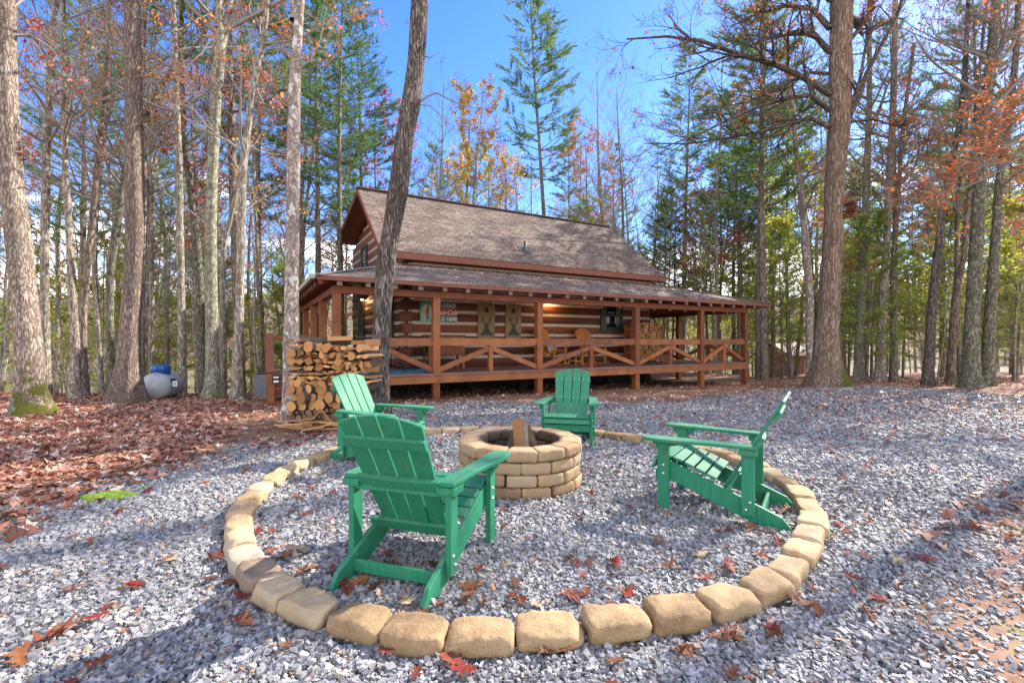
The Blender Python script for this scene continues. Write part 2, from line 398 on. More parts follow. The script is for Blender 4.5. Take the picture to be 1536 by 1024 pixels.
# ------------------------------------------------------------------ ground
def build_ground():
    def axis(lo, hi, fine_lo, fine_hi, st):
        a = list(np.arange(fine_lo, fine_hi, st))
        s = st; x = fine_hi
        while x < hi: a.append(x); s *= 1.12; x += s
        s = st; x = fine_lo - st
        b = []
        while x > lo: b.append(x); s *= 1.12; x -= s
        return np.array(sorted(b + a))
    xs = axis(-420, 420, -14, 26, .2); ys = axis(-60, 480, -3, 26, .2)
    X, Y = np.meshgrid(xs, ys); Z = hz(X, Y)
    nx, ny = len(xs), len(ys)
    v = np.stack([X, Y, Z], -1).reshape(-1, 3)
    idx = np.arange(nx*ny).reshape(ny, nx)
    q = np.stack([idx[:-1,:-1], idx[:-1,1:], idx[1:,1:], idx[1:,:-1]], -1).reshape(-1, 4)
    me = np_mesh('ground', v, q, smooth=True)
    for nm, poly in (('gravel', GRAVEL), ('litter', LITTER)):
        sd = sdist(poly, v[:, 0], v[:, 1])
        a = me.attributes.new(nm, 'FLOAT', 'POINT'); a.data.foreach_set('value', sd.astype(np.float32))
    m, nt, bs, out = newmat('ground_cover')
    co = coords(nt)
    nA = N(nt, 'TexNoise', Scale=1.6, Detail=6.0, Roughness=.65); L(nt, co, nA.inputs[0])
    nB = N(nt, 'TexNoise', Scale=9.0, Detail=5.0, Roughness=.7); L(nt, co, nB.inputs[0])
    # gravel look
    vo = N(nt, 'TexVoronoi', Scale=42.0); L(nt, co, vo.inputs[0])
    sp = nt.nodes.new('ShaderNodeSeparateColor'); L(nt, vo.outputs['Color'], sp.inputs[0])
    gr = ramp(nt, sp.outputs[0], [(0.0, (.07,.07,.075)), (.4, (.17,.17,.175)), (.7, (.28,.275,.275)), (.9, (.45,.44,.42)), (.95, (.33,.2,.12))]).outputs[0]
    edge = ramp(nt, vo.outputs['Distance'], [(.2, 1.0), (.75, .25)]).outputs[0]
    gr = mix(nt, 1.0, gr, edge, 'MULTIPLY')
    # dirt
    di = ramp(nt, nA.outputs[0], [(.3, (.12,.07,.045)), (.5, (.22,.125,.08)), (.7, (.31,.20,.14))]).outputs[0]
    di = mix(nt, .5, di, ramp(nt, nB.outputs[0], [(.3, .2), (.7, .8)]).outputs[0], 'OVERLAY')
    tcg = nt.nodes.new('ShaderNodeTexCoord'); spg = nt.nodes.new('ShaderNodeSeparateXYZ'); L(nt, tcg.outputs['Object'], spg.inputs[0])
    ms = ramp(nt, math_(nt, 'ADD', math_(nt, 'MULTIPLY', nA.outputs[0], .7), math_(nt, 'MULTIPLY', nB.outputs[0], .3)), [(.56, 0.0), (.62, .6)]).outputs[0]
    di = mix(nt, ms, di, (.13,.14,.03))
    # litter
    vl = N(nt, 'TexVoronoi', Scale=13.0, Randomness=1.0); L(nt, mix(nt, .12, co, nB.outputs['Color'], 'ADD'), vl.inputs[0])
    s2 = nt.nodes.new('ShaderNodeSeparateColor'); L(nt, vl.outputs['Color'], s2.inputs[0])
    li = ramp(nt, s2.outputs[1], [(0.0, (.13,.06,.04)), (.3, (.25,.09,.055)), (.6, (.38,.16,.10)), (.8, (.47,.28,.20)), (1.0, (.58,.45,.36))]).outputs[0]
    li = mix(nt, ramp(nt, math_(nt, 'MULTIPLY', spg.outputs[1], .01), [(.3, 0.0), (.7, .85)]).outputs[0], li, (.15,.15,.07))
    ge = math_(nt, 'ADD', attr(nt, 'gravel'), math_(nt, 'MULTIPLY', math_(nt, 'SUBTRACT', nA.outputs[0], .5), 1.2))
    ge = math_(nt, 'ADD', ge, math_(nt, 'MULTIPLY', math_(nt, 'SUBTRACT', nB.outputs[0], .5), .8))
    le = math_(nt, 'ADD', attr(nt, 'litter'), math_(nt, 'MULTIPLY', math_(nt, 'SUBTRACT', nB.outputs[0], .5), 1.6))
    gm = ramp(nt, ge, [(0.0, 0.0), (.12, 1.0)]); lm = ramp(nt, le, [(0.0, 0.0), (.25, 1.0)])
    col = mix(nt, lm.outputs[0], di, li); col = mix(nt, gm.outputs[0], col, gr)
    L(nt, col, bs.inputs['Base Color']); bs.inputs['Roughness'].default_value = .9; bs.inputs['Specular IOR Level'].default_value = .15
    h = mix(nt, gm.outputs[0], mix(nt, lm.outputs[0], nB.outputs[0], s2.outputs[0]), edge)
    bump(nt, bs, h, .7, .025)
    me.materials.append(m)
    return tag(link('ground', me), 'gravel, bare dirt and leaf strewn ground of the clearing', None, None, 'structure')

def np_mesh(name, v, q, smooth=False, rnd=None, mats=()):
    me = bpy.data.meshes.new(name); nv = len(v); nf, k = q.shape
    me.vertices.add(nv); me.vertices.foreach_set('co', np.ascontiguousarray(v, np.float32).ravel())
    me.loops.add(nf * k); me.loops.foreach_set('vertex_index', np.ascontiguousarray(q, np.int32).ravel())
    me.polygons.add(nf); me.polygons.foreach_set('loop_start', np.arange(0, nf*k, k, dtype=np.int32))
    me.polygons.foreach_set('loop_total', np.full(nf, k, np.int32))
    me.polygons.foreach_set('use_smooth', np.full(nf, smooth, bool))
    if rnd is not None:
        a = me.attributes.new('rnd', 'FLOAT', 'POINT'); a.data.foreach_set('value', np.asarray(rnd, np.float32))
    for m in mats: me.materials.append(m)
    me.update(calc_edges=True); return me

def inside(poly, x, y):
    c = np.zeros(np.shape(x), bool); n = len(poly)
    for i in range(n):
        x1, y1 = poly[i]; x2, y2 = poly[(i+1) % n]
        if y1 == y2: continue
        c ^= ((y1 > y) != (y2 > y)) & (x < (x2-x1) * (y-y1) / (y2-y1) + x1)
    return c
def sdist(poly, x, y):
    d = np.full(np.shape(x), 1e9); n = len(poly)
    for i in range(n):
        ax, ay = poly[i]; bx, by = poly[(i+1) % n]
        L2 = (bx-ax)**2 + (by-ay)**2 + 1e-9
        t = np.clip(((x-ax)*(bx-ax) + (y-ay)*(by-ay)) / L2, 0, 1)
        d = np.minimum(d, np.hypot(x-ax-t*(bx-ax), y-ay-t*(by-ay)))
    return np.where(inside(poly, x, y), d, -d)

def pg(L): return [tuple(G(a, b)[:2]) for a, b in L]
GRAVEL = [(-9, -6), (-6, 1.2)] + pg([(-120,830),(0,785),(60,752),(130,728),(230,702),(330,682),(430,664),(500,647),(548,632),(600,609),(660,603),(780,602),(900,603),(980,604),(1050,598),(1130,589),(1215,581),(1300,578),(1400,583),(1500,592),(1700,604),(2000,620)]) + [(16,7)] + pg([(1660,705),(1515,735),(1450,785),(1405,850),(1400,940),(1415,1024)]) + [(2.6,.6),(3.2,-6)]
LITTER = [(-12, 1.5)] + pg([(-160,800),(0,770),(60,745),(130,718),(230,695),(300,672),(300,640),(345,620),(345,602),(300,592)]) + [(-6,14),(-3,22),(4,26),(14,21),(14.5,17.5),(30,14),(400,60),(400,470),(-400,470),(-400,60),(-30,8)]

# ------------------------------------------------------------------ cabin
UA = math.atan2(.4886, .8725)
def cabin():
    cab = empty('log_cabin', (0, 13, 0), UA, 'brown log cabin with pale chinking, shingled gable roof and a raised wraparound porch', 'cabin')
    def hl(s, t): return Vector((s*.8725 - t*.4886, 13 + s*.4886 + t*.8725, 0))
    def gz(s, t): p = hl(s, t); return H1(p.x, p.y)
    XL, XR, YF, YB = -2.38, 7.82, 2.4, 10.2
    RY, RZ, EZ, EY = 5.41, 6.62, 3.9, 2.0      # ridge and front eave
    BY, BZ = 10.05, 5.6
    XA, XB = -3.1, 8.15
    def roofz(y): return EZ + (y-EY)*(RZ-EZ)/(RY-EY) if y <= RY else RZ + (y-RY)*(BZ-RZ)/(BY-RY)
    # --- log walls : each course a rough hewn beam, chinking between
    def logs(name, a, b, z0, ztop, axis, const, out, mat, skip=(), clip=None, dove=True):
        m = MB(); ch = MB(); rr = random.Random(len(name)+int(a*7))
        k0 = int(math.floor((z0-1.517)/.353)) ; k = k0
        while True:
            zc = 1.517 + k*.353; lo = zc+.045; hi = zc+.353-.045
            k += 1
            if lo > ztop: break
            lo = max(lo, z0); 
            if hi < lo+.03: continue
            segs = [(a, b)]
            if clip:
                ra = clip((lo+hi)/2)
                if ra is None: continue
                segs = [ra]
            for (u0, u1) in segs:
                for (w0, w1, wz0, wz1) in skip:
                    pass
                n = max(3, int((u1-u0)/.45)); prev = None
                r_ = rr.random()
                for i in range(n+1):
                    u = lerp(u0, u1, i/n); dd = rr.uniform(-.012, .012); hz0 = lo+rr.uniform(-.008,.008); hz1 = hi+rr.uniform(-.008,.008)
                    d0 = const+out*(.0+dd)
                    ring = [(u, d0-out*.12, hz0), (u, d0+out*.012, hz0), (u, d0+out*.035, (hz0+hz1)/2), (u, d0+out*.012, hz1), (u, d0-out*.12, hz1)]
                    ring = [Vector(p) if axis == 'x' else Vector((p[1], p[0], p[2])) for p in ring]
                    if prev is not None:
                        bb = len(m.v); m.v.extend(prev+ring); m.r.extend([r_]*10)
                        for j in range(5):
                            j2 = (j+1) % 5; m.f.append([bb+j, bb+j2, bb+5+j2, bb+5+j]); m.m.append(0); m.sm.append(False)
                        if i == 1: m.f.append([bb+j for j in range(5)]); m.m.append(0); m.sm.append(False)
                        if i == n: m.f.append([bb+5+j for j in range(5)]); m.m.append(0); m.sm.append(False)
                    prev = ring
            c0, c1 = (a, b)
            if clip:
                rc = clip(zc+.02)
                if rc is None: continue
                c0, c1 = rc
            if zc-.05 > z0:
                q = (c0, c1, const-.1 if out > 0 else const-.018, const+.018 if out > 0 else const+.1, zc-.05, zc+.05)
                if axis == 'x': ch.box(*q)
                else: ch.box(q[2], q[3], q[0], q[1], q[4], q[5])
        w = m.build(name, mat, cab); ch.build('chinking', M['chink'], w); return w
    logs('log_wall', XL+.16, XR-.1, .52, 3.75, 'x', YF, -1, M['log'])
    # corner log ends, front left: stacked alternately
    cor = MB(); rr = random.Random(3)
    k = -3
    for k in range(-3, 7):
        z = 1.517+k*.353
        if z+.3 < .5: continue
        o = .07 if k % 2 else .02
        cor.box(XL-o, XL+.26, YF-.09+(.0 if k % 2 else -.05), YF+.2, max(z+.03, .5), z+.33, 0, rr.random())
    cor.build('corner_logs', M['log'], cab, .012)
    def clipL(z):
        if z < 3.7: return (YF+.06, YB)
        ys = [YF + i*.02 for i in range(int((YB-YF)/.02))]
        ok = [y for y in ys if roofz(y)-.12 > z+.1]
        return (ok[0], ok[-1]) if len(ok) > 8 else None
    logs('gable_wall', YF+.1, YB, .52, 3.45, 'y', XL, -1, M['log'], clip=lambda z: (YF+.12, YB))
    def clipU(z):
        ys = [YF + i*.02 for i in range(int((YB-YF)/.02))]
        ok = [y for y in ys if roofz(y)-.16 > z+.12]
        return (ok[0], ok[-1]) if len(ok) > 8 else None
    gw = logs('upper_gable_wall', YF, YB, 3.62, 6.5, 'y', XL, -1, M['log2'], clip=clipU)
    # backing shell
    m = MB()
    def gable(x0, x1):
        pts = [(YF+.09, .45), (YB, .45), (YB, roofz(YB)-.14), (RY, RZ-.16), (YF+.09, roofz(YF)-.14)]
        m.prism(pts, x0, x1, lambda a, b, h: (h, a, b))
    gable(XL+.09, XL+.2); gable(XR-.2, XR-.06)
    m.box(XL+.2, XR-.2, YF+.09, YF+.16, .45, roofz(YF)-.15); m.box(XL+.2, XR-.2, YB-.1, YB, .45, roofz(YB)-.15)
    m.build('inner_wall_shell', M['log'], cab)
    logs('right_wall', YF+.1, YB, .52, 5.2, 'y', XR, 1, M['log'], clip=clipU if False else (lambda z: (YF+.1, YB) if z < 3.7 else clipU(z)))
    # --- upper roof
    def slab(name, quad, th, mat_top, parent, uvs, under=None):
        n = (quad[1]-quad[0]).cross(quad[2]-quad[0]).normalized()
        if n.z < 0: n = -n
        vs = list(quad) + [p - n*th for p in quad]; k = len(quad)
        me = bpy.data.meshes.new(name)
        fs = [list(range(k)), list(range(k, 2*k))[::-1]] + [[i, i+k, (i+1) % k + k, (i+1) % k] for i in range(k)]
        me.from_pydata([tuple(v) for v in vs], [], fs)
        uv = me.uv_layers.new(name='UVMap')
        e1 = uvs[0]; e2 = uvs[1]
        for p in me.polygons:
            for li in p.loop_indices:
                v = vs[me.loops[li].vertex_index]; uv.data[li].uv = (v.dot(e1), v.dot(e2))
        me.materials.append(mat_top); me.materials.append(under or M['soffit'])
        for i, p in enumerate(me.polygons): p.material_index = 0 if i == 0 else 1
        return link(name, me, parent)
    sl = Vector((0, RY-EY, RZ-EZ)).normalized(); V = Vector
    rf = slab('main_roof', [V((XA,EY,EZ)), V((XB,EY,EZ)), V((XB,RY,RZ)), V((XA,RY,RZ))], .07, M['shingle'], cab, (V((1,0,0)), sl))
    sb = Vector((0, BY-RY, BZ-RZ)).normalized()
    slab('rear_roof', [V((XA,RY,RZ)), V((XB,RY,RZ)), V((XB,BY,BZ)), V((XA,BY,BZ))], .07, M['shingle'], cab, (V((1,0,0)), -sb))
    m = MB()
    m.prism([(EY-.02, EZ-.20), (EY+.03, EZ-.22), (EY+.03, EZ-.02), (EY-.02, EZ-.035)], XA, XB, lambda a, b, h: (h, a, b))
    for X0, X1 in ((XA-.035, XA), (XB, XB+.035)):
        m.prism([(EY-.02, EZ-.2), (RY, RZ-.21), (RY, RZ-.01), (EY-.02, EZ-.01)], X0, X1, lambda a, b, h: (h, a, b))
        m.prism([(RY, RZ-.21), (BY, BZ-.2), (BY, BZ-.01), (RY, RZ-.01)], X0, X1, lambda a, b, h: (h, a, b))
    m.build('fascia_board', M['fascia'], rf)
    m = MB(); m.beam((XA-.05, RY, RZ+.02), (XB+.05, RY, RZ+.02), .22, .03); m.build('ridge_cap', M['cap'], rf)
    # rafter tails under main eave, dark gap
    m = MB()
    for i in range(19):
        x = XL+.1 + i*(XR-XL-.2)/18
        m.beam((x, EY+.04, EZ-.14), (x, YF+.1, EZ+.14), .09, .13)
    m.build('eave_rafters', M['rafter_end'], rf)
    # --- porch roof, hipped at both front corners
    ze, zt = 2.74, 3.62; xl, xr, yf, yb = -5.14, 11.2, -.5, 10.6
    TL, TR, TY = XL-.03, XR+.03, YF-.03
    fr = V((0, TY-yf, zt-ze)).normalized()
    pr = slab('porch_roof', [V((xl,yf,ze)), V((xr,yf,ze)), V((TR,TY,zt)), V((TL,TY,zt))], .05, M['shingle'], cab, (V((1,0,0)), fr))
    slab('porch_roof', [V((xl,yb,ze)), V((xl,yf,ze)), V((TL,TY,zt)), V((TL,yb,zt))], .05, M['shingle'], cab, (V((0,1,0)), V((TL-xl,0,zt-ze)).normalized()))
    slab('porch_roof', [V((xr,yf,ze)), V((xr,yb,ze)), V((TR,yb,zt)), V((TR,TY,zt))], .05, M['shingle'], cab, (V((0,1,0)), V((TR-xr,0,zt-ze)).normalized()))
    m = MB()
    for a, b in (((xl,yf,ze+.005),(TL,TY,zt+.005)), ((xr,yf,ze+.005),(TR,TY,zt+.005))): m.beam(a, b, .26, .02)
    m.build('hip_cap', M['cap'], pr)
    # rafters
    m = MB(); e = MB()
    dz = (zt-ze)/(TY-yf)
    x = -4.63
    while x < 10.6:
        top = min(TY, yf + (TY-yf)*min(1, max(.02, min((x-xl)/(TL-xl) if x < TL else 1, (xr-x)/(xr-TR) if x > TR else 1))))
        m.beam((x, yf+.075, ze-.12+.075*dz), (x, top, ze-.12+(top-yf)*dz), .10, .13)
        e = MB(); e.box(x-.055, x+.055, yf+.045, yf+.074, ze-.20, ze-.055); e.build('rafter_tail', M['rafter_end'], pr)
        x += .62
    for xx, xt, sg in ((xl, TL, 1), (xr, TR, -1)):
        dzz = (zt-ze)/abs(xt-xx); y = .1
        while y < 10.3:
            top = min(abs(xt-xx), (y-yf)/(TY-yf)*abs(xt-xx)) if y < TY else abs(xt-xx)
            m.beam((xx+sg*.075, y, ze-.12+.075*dzz), (xx+sg*top, y, ze-.12+top*dzz), .10, .13)
            if y < 5: e = MB(); e.box(*sorted((xx+sg*.045, xx+sg*.074)), y-.055, y+.055, ze-.20, ze-.055); e.build('rafter_tail', M['rafter_end'], pr)
            y += .62
    for a, b in (((xl+.1,yf+.1,ze-.1),(TL,TY,zt-.1)), ((xr-.1,yf+.1,ze-.1),(TR,TY,zt-.1))): m.beam(a, b, .1, .16)
    m.build('porch_rafters', M['beam'], pr)
    m = MB(); m.box(xl+.02, xr-.02, yf, yf+.018, ze-.10, ze-.012); m.box(xr-.02, xr, yf, yb, ze-.10, ze-.012)
    m.build('drip_edge', M['fascia'], pr)
    m = MB(); m.box(xl-.09, xl+.0, yf-.05, yb, ze-.09, ze+.02); m.build('gutter', M['gutter'], pr, .01)
    # beams, posts
    posts = [-4.63,-2.23,.88,4.65,7.79,10.3]; sideR = [3.19, 6.4, 9.6]; sideL = [2.3, 4.5, 6.8, 9.2]
    m = MB(); m.box(-4.73, 10.4, -.09, .09, 2.40, 2.575); m.build('porch_beam', M['beam'], cab, .008)
    m = MB(); m.box(-4.72, -4.54, .09, 10.2, 2.405, 2.57); m.build('porch_beam', M['beam'], cab, .008)
    m = MB(); m.box(10.21, 10.39, .09, 10.2, 2.405, 2.57); m.build('porch_beam', M['beam'], cab, .008)
    PP = [(x, 0) for x in posts] + [(10.3, y) for y in sideR] + [(-4.63, y) for y in sideL]
    for x, y in PP:
        m = MB(); g = gz(x, y) - .15; w = .092
        m.box(x-w, x+w, y-w, y+w, .495, 2.405, 0, R0.random()); m.box(x-w+.004, x+w-.004, y-w+.004, y+w-.004, g, .455, 0, R0.random())
        m.build('porch_post', M['post'], cab, .008)
    # deck
    m = MB(); m.box(-4.78, 10.45, -.14, 2.36, .455, .495)
    m.box(-4.78, XL-.1, 2.36, 10.2, .455, .495); m.box(XR+.1, 10.45, 2.36, 10.2, .455, .495)
    dk = m.build('deck_floor', M['deck'], cab)
    m = MB(); m.box(-4.72, 10.40, -.105, -.02, .245, .455); m.build('deck_beam', M['rail'], cab, .006)
    m = MB(); m.box(-4.72, -4.62, -.02, 10.2, .245, .455); m.box(10.32, 10.40, -.02, 10.2, .245, .455); m.build('deck_beam', M['rail'], cab, .006)
    m = MB()
    for i in range(24): x = -4.4+i*.62; m.box(x, x+.05, 0, 2.4, .27, .452)
    m.build('deck_joists', M['beam'], dk)
    m = MB()
    for i in range(26): y = 2.7+i*.3; m.box(XR+.1, 10.3, y, y+.05, .28, .452)
    m.build('deck_joists', M['beam'], dk)
    # foundation piers and beam under the walls
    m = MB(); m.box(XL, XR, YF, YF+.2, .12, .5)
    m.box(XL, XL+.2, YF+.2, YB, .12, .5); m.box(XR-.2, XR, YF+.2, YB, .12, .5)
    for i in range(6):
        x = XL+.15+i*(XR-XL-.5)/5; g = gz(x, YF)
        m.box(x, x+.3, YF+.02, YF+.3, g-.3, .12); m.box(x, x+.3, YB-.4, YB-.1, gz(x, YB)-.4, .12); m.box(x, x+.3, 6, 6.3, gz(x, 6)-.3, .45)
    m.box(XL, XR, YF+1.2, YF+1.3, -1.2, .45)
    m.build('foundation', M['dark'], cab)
    # railings
    def rail(p, q, full=True):
        p = V(p); q = V(q); d = (q-p); Ln = d.length; d.normalize(); w = .075
        r = empty('porch_railing', (0,0,0)); r.parent = cab
        a = p + d*.085; b = q - d*.085
        m = MB(); m.beam(V((a.x,a.y,1.285)), V((b.x,b.y,1.285)), .11, .20, 0, R0.random()); m.build('top_rail', M['rail'], r, .006)
        mid = (p+q)/2 if full else p + d*.06
        m = MB(); sx = .06
        m.box(mid.x-sx, mid.x+sx, mid.y-sx, mid.y+sx, .495, 1.185, 0, R0.random()); m.build('middle_post', M['post'], r, .006)
        ends = ((a, -1), (b, 1)) if full else ((b, 1),)
        for e_, sg in ends:
            m = MB(); t0 = V((mid.x, mid.y, 1.11)) + d*(sg*.05); t1 = V((e_.x, e_.y, .575)) - d*(sg*.0)
            m.beam(t0, t1, .085, .135, 0, R0.random()); m.build('diagonal_brace', M['rail'], r, .005)
    rail((-3.62,0,0), (-2.23,0,0), False)
    for i in range(1, 5): rail((posts[i],0,0), (posts[i+1],0,0))
    ys = [0]+sideR
    for i in range(3): rail((10.3,ys[i],0), (10.3,ys[i+1],0))
    yl = sideL[1:]
    for i in range(2): rail((-4.63,yl[i],0), (-4.63,yl[i+1],0))
    rail((-4.63,0,0), (-4.63,2.3,0))
    # windows
    def window(x, y, z0, z1, w, nrm='front', curt=True):
        r = empty('window', (x, y, 0), 0 if nrm == 'front' else -PI/2); r.parent = cab
        h = w/2; t = .075
        m = MB()
        for q in ((-h, -h+t, z0, z1), (h-t, h, z0, z1), (-h+t, h-t, z0, z0+t), (-h+t, h-t, z1-t, z1)):
            m.box(q[0], q[1], -.085, -.03, q[2], q[3])
        m.build('window_frame', M['green_trim'], r, .004)
        zm = (z0+z1)/2; m = MB()
        for a0, a1, y0 in ((z0+t, zm, -.06), (zm-.02, z1-t, -.045)):
            m.box(-h+t, -h+t+.04, y0, y0+.018, a0, a1); m.box(h-t-.04, h-t, y0, y0+.018, a0, a1)
            m.box(-h+t+.04, h-t-.04, y0, y0+.018, a0, a0+.045); m.box(-h+t+.04, h-t-.04, y0, y0+.018, a1-.045, a1)
        m.build('sash', M['green_trim'], r)
        m = MB(); m.box(-h+t, h-t, -.034, -.030, z0+t, z1-t); m.build('pane', M['glass'], r)
        for q0, q1 in ((-h+t+.045, -h*.45), (h*.45, h-t-.045)):
            m = MB(); k = 9
            m.prism([(lerp(q0, q1, i/k), -.0365-.004*(i % 2)) for i in range(k+1)] + [(q1, -.034), (q0, -.034)], z0+t+.05, z1-t-.05, lambda a, b, hh: (a, b, hh)); m.build('curtain', M['curtain'], r)
        m = MB(); m.box(-h-.05, h+.05, -.11, -.02, z0-.05, z0); m.build('sill', M['green_trim'], r, .004)
    window(5.67, YF-.01, 1.72, 2.90, 1.08)
    window(XL-.01, 8.1, 1.55, 2.85, 1.0, 'side'); window(XL-.01, 3.7, 1.3, 2.85, .75, 'side')
    window(XL-.01, 7.6, 3.75, 5.05, 1.05, 'side')
    # vent pipe through the roof
    m = MB(); x, y = 2.05, 2.72; z = roofz(y)
    m.lathe([(.16, -.09), (.15,.0), (.09,.06), (.065,.1), (.0,.1)], 12, 0, Matrix.Translation((x, y, z)))
    m.lathe([(.05, .0), (.05,.34), (.035,.34), (.035,.2), (0,.2)], 12, 0, Matrix.Translation((x, y, z)))
    m.build('vent_pipe', M['pipe'], cab)
    # downspout
    m = MB(); m.box(-4.86,-4.80,7.0,7.08,-.2,2.7); m.box(-5.12,-4.80,7.0,7.08,2.56,2.64); m.build('downspout', M['gutter'], cab, .006)
    return cab, hl, roofz
# ------------------------------------------------------------------ porch contents
def porch(cab, hl):
    # each thing placed in the cabin's own frame, then left at top level
    def T(s, t, z, rz=0): p = hl(s, t); return (p.x, p.y, z), UA + rz
    def E(name, s, t, z, rz, label, cat, group=None):
        l, a = T(s, t, z, rz); return empty(name, l, a, label, cat, group)
    DZ = .497
    # advertising sign
    r = E('wall_sign', -1.28, 2.335, 1.9, 0, 'tin soda sign, light green bottle panel beside green and red lettering panels', 'sign')
    m = MB(); m.box(-.60,.60,0,.012,0,.6); m.build('sign_plate', plain('sign_green', (.010,.13,.06), .35), r)
    m = MB(); m.box(-.595,-.17,-.004,0,.005,.595); m.build('bottle_panel', plain('sign_light_green', (.08,.34,.17), .35), r)
    m = MB(); m.prism([(-.385+.155*math.cos(a), .3+.235*math.sin(a)) for a in [i*PI/12 for i in range(24)]], -.008, -.004, lambda a,b,h:(a,h,b)); m.build('pale_oval', plain('sign_cream', (.62,.55,.36), .4), r)
    m = MB(); m.prism([(-.46+.06*math.cos(a), .26+.13*math.sin(a)) for a in [i*PI/8 for i in range(16)]], -.010, -.008, lambda a,b,h:(a,h,b)); m.build('yellow_disc', plain('sign_yellow', (.6,.32,.04), .4), r)
    prof = [(.0,.07),(.062,.07),(.066,.12),(.05,.2),(.058,.27),(.06,.32),(.035,.4),(.022,.46),(.024,.50),(0,.5)]
    pl = [(-.365+a, b) for a, b in prof] + [(-.365-a, b) for a, b in prof[::-1]]
    m = MB(); m.prism(pl, -.014, -.010, lambda a,b,h:(a,h,b)); m.build('bottle', plain('sign_bottle', (.03,.035,.03), .3), r)
    m = MB(); m.box(-.17,.595,-.004,0,.18,.42); m.build('red_panel', plain('sign_red', (.42,.008,.008), .35), r)
    wm = plain('sign_white', (.75,.74,.68), .4)
    def text(s, x, z, size, mat, parent, shear=0, ext=.002, align='CENTER', name='lettering'):
        c = bpy.data.curves.new('t', 'FONT'); c.body = s; c.size = size; c.extrude = ext; c.align_x = align; c.align_y = 'CENTER'; c.shear = shear; c.offset = size*.018
        o = bpy.data.objects.new('t', c); C.objects.link(o)
        dg = bpy.context.evaluated_depsgraph_get(); me = bpy.data.meshes.new_from_object(o.evaluated_get(dg))
        bpy.data.objects.remove(o)
        me.transform(Matrix.Rotation(PI/2, 4, 'X')); me.materials.clear(); me.materials.append(mat)
        ob = link(name, me, parent); ob.location = (x, -.008, z); return ob
    text('ICE COLD', .21, .51, .155, wm, r); text('Coca-Cola', .20, .30, .185, wm, r, .45); text('SOLD HERE', .21, .09, .155, wm, r)
    # two game boards with a buck's head
    for s, lab in ((.35, 'plywood bean bag board with round hole and dark buck head, nearer the green sign'), (1.36, 'plywood bean bag board with round hole and dark buck head, nearer the lit wall lamp')):
        r = E('bean_bag_board', s, 2.325, 1.36, 0, lab, 'game board', 'game boards hung on the log wall')
        m = MB(); m.box(-.305,.305,0,.03,0,1.2); m.build('board', M['plywood'], r, .004)
        m = MB(); m.prism([(.076*math.cos(i*PI/12), .97+.085*math.sin(i*PI/12)) for i in range(24)], -.003, 0, lambda a,b,h:(a,h,b)); m.build('hole', M['black'], r)
        m = MB()
        hd = [(-.02,.30),(-.035,.36),(-.05,.43),(-.095,.475),(-.05,.475),(-.03,.50),(.03,.50),(.05,.475),(.095,.475),(.05,.43),(.035,.36),(.02,.30)]
        m.prism(hd, -.004, 0, lambda a,b,h:(a,h,b))
        m.prism([(-.15,.17),(-.13,.26),(-.06,.40),(.06,.40),(.13,.26),(.15,.17),(.08,.21),(.0,.15),(-.07,.21)], -.0035, 0, lambda a,b,h:(a,h,b))
        for sg in (-1, 1):
            for path in ([(.03,.49),(.09,.53),(.15,.60),(.17,.69),(.14,.77)], [(.10,.54),(.09,.62),(.10,.68)], [(.15,.60),(.12,.67),(.125,.72)], [(.04,.50),(.03,.56)]):
                for p, q in zip(path, path[1:]): m.beam((sg*p[0],-.002,p[1]), (sg*q[0],-.002,q[1]), .004, .02, side=(0,1,0))
        for i in range(9):
            x = -.2+i*.05; h = .05+.12*abs(math.sin(i*2.3)); 
            if abs(x) > .09: m.prism([(x-.035,.155),(x,.155+h),(x+.035,.155)], -.003, 0, lambda a,b,h_:(a,h_,b))
        m.box(-.22,.22,-.003,0,.14,.165)
        m.build('buck_silhouette', M['ink'], r)
    # wall lamps
    for (s, t, z, rz, lab) in ((2.83, 2.34, 2.68, 0, 'small lit wall lamp above the left rocking chair'), (-2.43, 7.36, 2.93, -PI/2, 'small lit wall lamp on the gable side wall, left of the tall leaning trunk')):
        r = E('wall_lamp', s, t, z, rz, lab, 'lamp', 'lit porch lamps')
        m = MB(); m.lathe([(0,.09),(.05,.09),(.15,.02),(.155,.01),(.14,.012),(.045,.075),(0,.075)], 16, 0, Matrix.Translation((0,-.14,0))); m.beam((0,0,.12),(0,-.14,.09),.02,.02); m.box(-.05,.05,-.012,.02,.05,.18); m.build('lamp_shade', M['iron'], r)
        m = MB(); m.lathe([(0,-.035),(.03,-.02),(.04,.01),(.025,.05),(0,.07)], 10, 0, Matrix.Translation((0,-.14,0))); m.build('bulb', M['lamp_on'], r)
        li = bpy.data.lights.new('porch_lamp_light', 'POINT'); li.energy = 7; li.color = (1,.62,.28); li.shadow_soft_size = .05
        lo = bpy.data.objects.new('porch_lamp_light', li); C.objects.link(lo); lo.parent = r; lo.location = (0,-.2,-.03)
    # string lights
    r = E('string_lights', 0, .35, 0, 0, 'string of small white bulbs hanging under the porch roof edge', 'string lights')
    m = MB(); xs = [-4.3 + .78*i for i in range(19)]
    pts = []
    for i, x in enumerate(xs):
        pts.append(V_((x, 0, 2.50)))
        if i < len(xs)-1: pts.append(V_((x+.39, 0, 2.45)))
    m.tube(pts, [.006]*len(pts), 4); m.build('cable', M['iron'], r)
    for x in xs:
        m = MB(); m.lathe([(0,-.12),(.026,-.10),(.03,-.07),(.014,-.03),(.014,0),(0,0)], 8, 0, Matrix.Translation((x,0,2.49))); m.build('bulb', M['bulb'], r)
